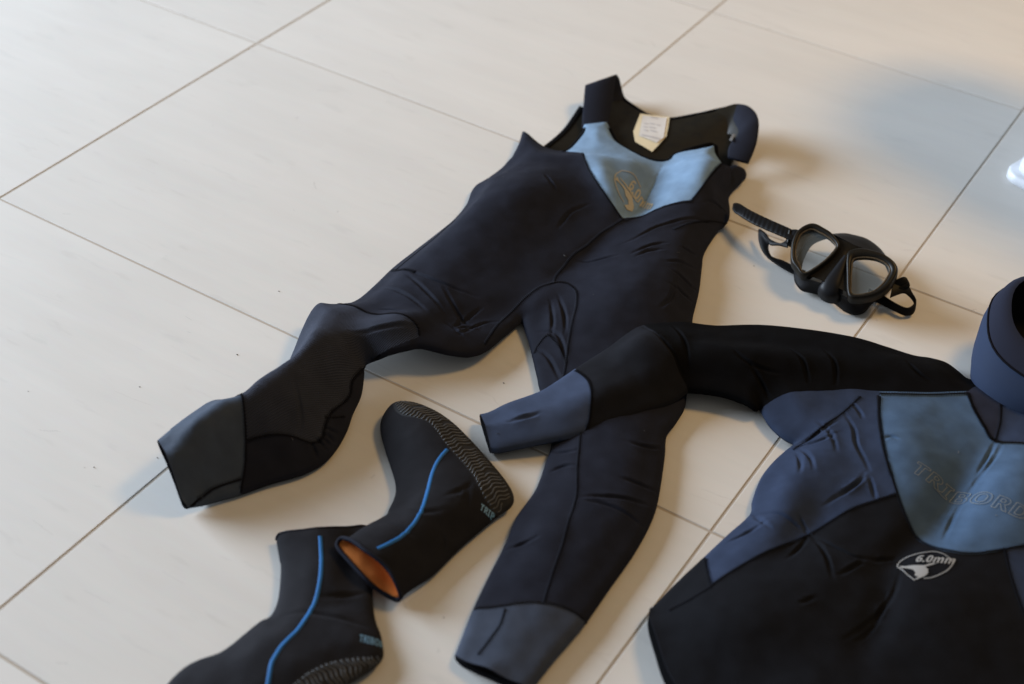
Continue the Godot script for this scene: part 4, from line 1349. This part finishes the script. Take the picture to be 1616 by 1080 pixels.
	cloth.add_creases([[-.2384, -1.0604, -.2114, -1.0649, -.169, -1.0588, -.1338, -1.0524],
		[-.2006, -1.0881, -.1734, -1.0946, -.1464, -1.1056]], 0.0014, 0.003)
	cloth.cut([["sole", M.sole, region([-.1125, -1.0456, -.1125, -1.0456, -.1228, -1.0173, -.1366, -1.013, -.1485, -1.0105, -.1724, -1.0014, -.1951, -.9849, -.2066, -.9719, -.2278, -.9463, -.2569, -.9248, -.2932, -.9108, -.3107, -.9021, -.3107, -.9021, -.297, -.8655, -.2067, -.8934, -.1069, -.9865])]], "upper", M.sock, 0.005)
	add_cloth(cloth, root)
	sole_ribs(cloth, [[-.1228, -1.0181, -.1366, -1.013, -.1485, -1.0105, -.1724, -1.0014, -.1951, -.9849, -.2066, -.9719, -.2278, -.9463, -.2569, -.9248, -.2932, -.9108],
		[-.1201, -1.0107, -.1269, -.9985, -.1409, -.9851, -.153, -.9745, -.1674, -.9614, -.1822, -.9484, -.2114, -.9245, -.2404, -.9034, -.2694, -.8865]], root)
	obj("side_stripe", welt(cloth, [[-.2089, -1.1779, -.2062, -1.1623, -.2027, -1.1413, -.2005, -1.1197, -.2003, -1.102, -.2014, -1.0836, -.2048, -1.068, -.2094, -1.0509, -.2153, -1.0347, -.2223, -1.0222, -.2287, -1.0107, -.2328, -.9978, -.2351, -.9868, -.2349, -.9647, -.2363, -.9405, -.2427, -.9205]], 0.0056, 0.0006), M.stripe, root)
	m = cloth.mouths()[0]
	obj("cuff_edge", m[0], M.edge, root)
	obj("lining", m[1], M.orange, root)
	obj("cuff_binding", rim_tube(cloth, 0.0019), M.black, root)
	st = start()
	lettering(st, cloth, "TRIBORD", [-.1472, -1.0294, -.1165, -1.0297, -.1477, -1.0397])
	obj("heel_lettering", done(st), M.stripe_text, root)


func frame_ring(outer: PackedVector2Array, inner: PackedVector2Array) -> ArrayMesh:
	var n := 72
	var c := Vector2.ZERO
	for p in inner:
		c += p / inner.size()
	var rows := []
	for spec in [[0.0, -0.012, 0.001], [0.0, -0.002, 0.0012], [0.0, 0.0015, 0.0], [0.18, 0.0034, 0.0], [0.5, 0.0036, 0.0], [0.8, 0.0022, 0.0], [1.0, -0.0005, 0.0], [1.0, -0.006, 0.0]]:
		var row := []
		for k in n:
			var a := TAU * k / n
			var d := Vector2(cos(a), sin(a))
			var p: Vector2 = hit(outer, c, d) + d * spec[2]
			var q := hit(inner, c, d)
			var w: Vector2 = p.lerp(q, spec[0])
			row.append(Vector3(w.x, spec[1], w.y))
		rows.append(row)
	rows.reverse()
	var st := start()
	skin(st, rows, true)
	return done(st)


# where a ray from inside leaves a closed curve
func hit(c: PackedVector2Array, from: Vector2, d: Vector2) -> Vector2:
	var best := from
	for i in c.size():
		var x = Geometry2D.segment_intersects_segment(from, from + d, c[i], c[(i + 1) % c.size()])
		if x != null and x.distance_to(from) > best.distance_to(from):
			best = x
	return best


func loop2(l: Array) -> PackedVector2Array:
	var c := v2(l)
	var r := PackedVector2Array()
	var n := c.size()
	for i in n:
		for j in 6:
			r.append(c[i].cubic_interpolate(c[(i + 1) % n], c[(i - 1 + n) % n], c[(i + 2) % n], j / 6.0))
	return r


func build_mask() -> void:
	var root := thing("diving_mask", "black diving mask with two lenses and rubber straps, right of the sleeveless wetsuit", "diving mask")
	var f := v3([0.8428, -.0217, 0.5377, -.19, 0.9229, 0.335, -.5035, -.3845, 0.7737, 0.4623, 0.053, -1.73])
	root.transform = Transform3D(Basis(f[0], f[1], f[2]), f[3])
	var lo := loop2([-.0776, -.001, -.0791, -.0168, -.0734, -.0317, -.064, -.0398, -.0502, -.0393, -.0352, -.0364, -.0216, -.0295, -.0138, -.0199, -.0144, -.0005, -.0237, 0.0286, -.0345, 0.0463, -.0488, 0.0402, -.0618, 0.032, -.0713, 0.015])
	var li := loop2([-.0707, -.0018, -.0717, -.0156, -.063, -.0292, -.0474, -.0296, -.0327, -.0272, -.0202, -.0215, -.0168, -.0129, -.0223, 0.0144, -.0363, 0.0419, -.0504, 0.0321, -.0606, 0.0232, -.0674, 0.0103])
	var ro := loop2([0.0015, -.019, 0.0124, -.03, 0.0295, -.0352, 0.0486, -.0363, 0.0663, -.0312, 0.0752, -.0218, 0.0778, -.0078, 0.0768, 0.0118, 0.0683, 0.0294, 0.0537, 0.043, 0.0397, 0.0495, 0.0301, 0.0408, 0.0165, 0.0159, 0.0053, -.0052])
	var ri := loop2([0.014, -.0096, 0.0228, -.0182, 0.0392, -.0247, 0.0545, -.0245, 0.0647, -.0191, 0.0685, -.0083, 0.0673, 0.0109, 0.0595, 0.0289, 0.0389, 0.0428, 0.0278, 0.0261, 0.0179, 0.0045])
	for pair in [[lo, li], [ro, ri]]:
		obj("frame", frame_ring(pair[0], pair[1]), M.frame, root)
		var st := start()
		var t := Geometry2D.triangulate_polygon(pair[1])
		for i in range(0, t.size(), 3):
			var q := []
			for j in 3:
				q.append(Vector3(pair[1][t[i + j]].x, -0.003, pair[1][t[i + j]].y))
			tri(st, q[0], q[1], q[2])
		obj("lens", done(st), M.glass, root)
		var rim_st := start()
		var rim_pts := PackedVector3Array()
		for p in pair[1]:
			rim_pts.append(Vector3(p.x, 0.0004, p.y))
		tube(rim_st, rim_pts, 0.0015, 6, true)
		obj("lens_rim", done(rim_st), M.rim_gold, root)
	# silicone skirt from the frame to the flange that rests on the floor
	var all := PackedVector2Array(lo)
	all.append_array(ro)
	var hull := Geometry2D.convex_hull(all)
	var fl := v3([-.0523, -.0326, 0.0417, -.035, -.0296, 0.0532, -.0218, -.0319, 0.0495, -.0054, -.0328, 0.0464, 0.0192, -.0312, 0.0515, 0.0362, -.0281, 0.0579, 0.0508, -.0287, 0.0558, 0.0587, -.0343, 0.0418, 0.06, -.0429, 0.0184, 0.0676, -.0494, -.0106, 0.0666, -.0558, -.0415, 0.0505, -.0583, -.0622, 0.0316, -.0604, -.0764, 0.0163, -.0621, -.085, -.0023, -.0623, -.0896, -.017, -.0621, -.0883, -.0349, -.0603, -.0829, -.0488, -.0589, -.0735, -.0636, -.0588, -.0621, -.0742, -.0544, -.0406, -.0741, -.0501, -.0146, -.0665, -.0418, 0.0152])
	var flange := smooth3(fl, 0.004, true)
	var fl2 := PackedVector2Array()
	for v in flange:
		fl2.append(Vector2(v.x, v.z))
	var n := 96
	var rows := []
	for s in [0.0, 0.12, 0.3, 0.5, 0.7, 0.88, 1.0, 0.99]:
		var row := []
		for k in n:
			var a := TAU * k / n
			var d := Vector2(cos(a), sin(a))
			var p := hit(hull, Vector2(0, 0.004), d) * 0.985
			var q := hit(fl2, Vector2(0, -0.01), d)
			var y := -0.03
			var near := 9.0
			for v in flange:
				if Vector2(v.x, v.z).distance_to(q) < near:
					near = Vector2(v.x, v.z).distance_to(q)
					y = v.y
			var notch := exp(-pow((p.x - 0.0) / 0.022, 2.0)) * (1.0 if p.y > 0 else 0.5)
			var w: Vector2 = p.lerp(q, smoothstep(0.15, 1.0, s)) * (1.0 - 0.07 * sin(PI * s)) * (1.0 - 0.10 * notch * (1.0 - s))
			if rows.size() == 7:
				w = q - d * 0.011
				row.append(Vector3(w.x, y + 0.004, w.y))
			else:
				row.append(Vector3(w.x, lerpf(-0.004, y, s), w.y))
		rows.append(row)
	var st2 := start()
	skin(st2, rows, true)
	obj("skirt", done(st2), M.skirt, root)
	# bridge web between the two frames
	var web := start()
	var wr := []
	for i in 13:
		var z := lerpf(-0.034, 0.041, i / 12.0)
		var w0: float = hit_x(lo, z, true)
		var w1: float = hit_x(ro, z, false)
		wr.append([Vector3(w0 - 0.002, -0.0035, z), Vector3(lerpf(w0, w1, 0.3), -0.0015, z), Vector3(lerpf(w0, w1, 0.7), -0.0015, z), Vector3(w1 + 0.002, -0.0035, z)])
	skin(web, wr)
	obj("bridge", done(web), M.frame, root)
	# nose pocket
	var nose := start()
	var nr := []
	for i in 29:
		var t := 1.0 - pow(1.0 - i / 28.0, 1.5)
		var z := lerpf(-0.010, 0.058, t)
		var half := lerpf(0.005, 0.020, minf(1.0, t * 1.15)) * sqrt(maxf(0.0, 1.0 - pow(maxf(0.0, t - 0.7) / 0.3, 2.4)))
		var high := lerpf(0.005, 0.016, t) * sqrt(maxf(0.0, 1.0 - pow(maxf(0.0, t - 0.6) / 0.4, 2.2)))
		var row := []
		for k in 13:
			var a := PI * k / 12.0
			var flat_top := 1.0 - 0.12 * pow(sin(a), 4.0)
			row.append(Vector3(0.002 + 0.004 * t - cos(a) * half, -0.012 - 0.012 * t + (high + 0.012) * pow(sin(a), 0.8) * flat_top, z))
		nr.append(row)
	skin(nose, nr)
	obj("nose_pocket", done(nose), M.skirt, root)
	obj("strap_tongue", band([-.2037, -.0504, -.0495, -.1981, -.0446, -.036, -.2003, -.0489, -.0514, -.192, -.0414, -.0312, -.1922, -.0462, -.0507, -.1838, -.0388, -.0282, -.1767, -.04, -.0444, -.1706, -.0328, -.0223, -.1569, -.0326, -.0381, -.1518, -.0253, -.0157, -.1359, -.0256, -.0329, -.1315, -.0198, -.0116, -.1149, -.0203, -.0292, -.1099, -.0148, -.0085, -.0969, -.0166, -.0266, -.0913, -.0114, -.0066, -.0873, -.0154, -.0242, -.0818, -.011, -.0062], 0.0034, 0.3), M.rubber, root)
	obj("strap", band([-.091, -.0211, -.0117, -.0844, -.0194, 0.0025, -.0985, -.0239, -.0025, -.0991, -.0271, 0.0004, -.1187, -.0357, -.0087, -.1132, -.0334, 0.0015, -.1379, -.0461, -.0222, -.1195, -.0419, -.0079, -.1483, -.0528, -.0273, -.1193, -.0444, -.0036, -.1406, -.0503, -.0113, -.1164, -.0453, 0.0018, -.1277, -.0477, 0.0045, -.1091, -.0452, 0.0095, -.1109, -.0448, 0.0158, -.1027, -.0463, 0.0117, -.0872, -.0423, 0.0229, -.0879, -.0466, 0.0101, -.0672, -.0419, 0.0254, -.0681, -.0453, 0.0122, -.0495, -.0432, 0.024, -.0498, -.0451, 0.0116], 0.0032), M.rubber, root)
	obj("strap", band([0.0815, -.023, 0.0105, 0.073, -.0237, -.0167, 0.0925, -.0279, -.0071, 0.0817, -.0261, -.023, 0.1001, -.0333, -.0101, 0.0912, -.0306, -.0239, 0.1079, -.0413, -.0091, 0.1022, -.0343, -.0179, 0.1134, -.0457, -.0043, 0.1103, -.038, -.0115, 0.1153, -.0462, 0.0075, 0.1114, -.0381, -.0014, 0.1074, -.0441, 0.0154, 0.1057, -.0337, 0.0093, 0.0876, -.045, 0.0145, 0.088, -.0345, 0.0086, 0.0642, -.0463, 0.0126, 0.0635, -.0377, 0.0022, 0.0468, -.0472, 0.0114, 0.0454, -.0384, 0.0015], 0.0032), M.rubber, root)
	var bk := v3([-.0846, -.018, -.0151, 0.0832, -.0284, -.0182])
	for s in 2:
		var b := obj("buckle", buckle_mesh(), M.rubber, root)
		b.position = bk[s]
		b.rotation = Vector3(0.2, 0.35 if s == 0 else -0.7, 0.35 if s == 0 else -0.5)
		var pin := CylinderMesh.new()
		pin.top_radius = 0.0022
		pin.bottom_radius = 0.0022
		pin.height = 0.02
		pin.radial_segments = 12
		var o := obj("roller", pin, M.frame, b)
		o.rotation.x = PI / 2
		o.position = Vector3(0.004 if s else -0.004, 0.0062, 0)


func hit_x(c: PackedVector2Array, z: float, right: bool) -> float:
	var best := -9.0 if right else 9.0
	for i in c.size():
		var a := c[i]
		var b := c[(i + 1) % c.size()]
		if (a.y - z) * (b.y - z) <= 0.0 and not is_equal_approx(a.y, b.y):
			var x := lerpf(a.x, b.x, (z - a.y) / (b.y - a.y))
			best = maxf(best, x) if right else minf(best, x)
	if absf(best) > 1.0:
		return -0.03 if right else 0.03
	return best


func buckle_mesh() -> ArrayMesh:
	var st := start()
	var rows := []
	for p in [[-0.006, 0.8], [-0.0045, 1.0], [0.0035, 1.0], [0.006, 0.72]]:
		var row := []
		for k in 32:
			var a := TAU * k / 32
			var x: float = signf(cos(a)) * pow(absf(cos(a)), 0.55) * 0.0095 * p[1]
			var z: float = signf(sin(a)) * pow(absf(sin(a)), 0.55) * 0.0125 * p[1]
			row.append(Vector3(x, p[0], z))
		rows.append(row)
	rows.reverse()
	skin(st, rows, true, true)
	return done(st)


func rounded_slab(hx: float, hz: float, r: float, profile: Array) -> ArrayMesh:
	var st := start()
	var rows := []
	for p in profile:
		var row := []
		for q in 4:
			var cx: float = (hx - r) * [1, -1, -1, 1][q]
			var cz: float = (hz - r) * [1, 1, -1, -1][q]
			for k in 9:
				var a := PI / 2 * (q + k / 8.0)
				row.append(Vector3(cx + cos(a) * (r + p[1]), p[0], cz + sin(a) * (r + p[1])))
		rows.append(row)
	rows.reverse()
	skin(st, rows, true, true)
	return done(st)


func build_stool() -> void:
	var root := thing("plastic_stool", "white plastic foot with a rounded corner at the right edge of the floor", "stool")
	root.position = Vector3(0.9960, 0.0, -2.0450)
	root.rotation.y = 0.75
	obj("base", rounded_slab(0.16, 0.16, 0.03, [[0.0, -0.004], [0.003, 0.0], [0.014, 0.0], [0.018, -0.004]]), M.white, root)
	obj("column", rounded_slab(0.15, 0.15, 0.035, [[0.018, 0.0], [0.03, -0.001], [0.12, -0.06], [0.43, -0.08]]), M.white, root)
	var seat := obj("seat", rounded_slab(0.17, 0.24, 0.15, [[0.43, -0.02], [0.435, 0.0], [0.46, 0.002], [0.47, -0.01]]), M.white, root)
	seat.position = Vector3(0.12, 0.0, -0.13)


func build_specks() -> void:
	var st := start()
	var p := v2([-.3663, -1.5186, -.4802, -1.4442, -.6196, -1.4244, -.5135, -1.2927, -.502, -1.2936, -.4293, -1.3157, -.008, -1.4892, -.332, -1.6601, 0.3497, -1.7796, -.0601, -1.0879])
	for i in p.size():
		var r := rng.randf_range(0.0004, 0.0011)
		var rows := []
		for k in [[0.0, 1.0], [0.6, 0.8], [1.0, 0.3]]:
			var row := []
			for j in 7:
				var a := TAU * j / 7
				row.append(Vector3(p[i].x + cos(a) * r * k[1] * (1.0 + 0.5 * sin(i + j * 2.0)), 0.0002 + r * 0.7 * k[0], p[i].y + sin(a) * r * k[1]))
			rows.append(row)
		rows.reverse()
		skin(st, rows, true, true)
	var o := obj("crumbs", done(st), M.crumb)
	o.set_meta("kind", "stuff")
	o.set_meta("label", "tiny dark crumbs of dirt scattered over the pale tiles")
	o.set_meta("category", "crumbs")
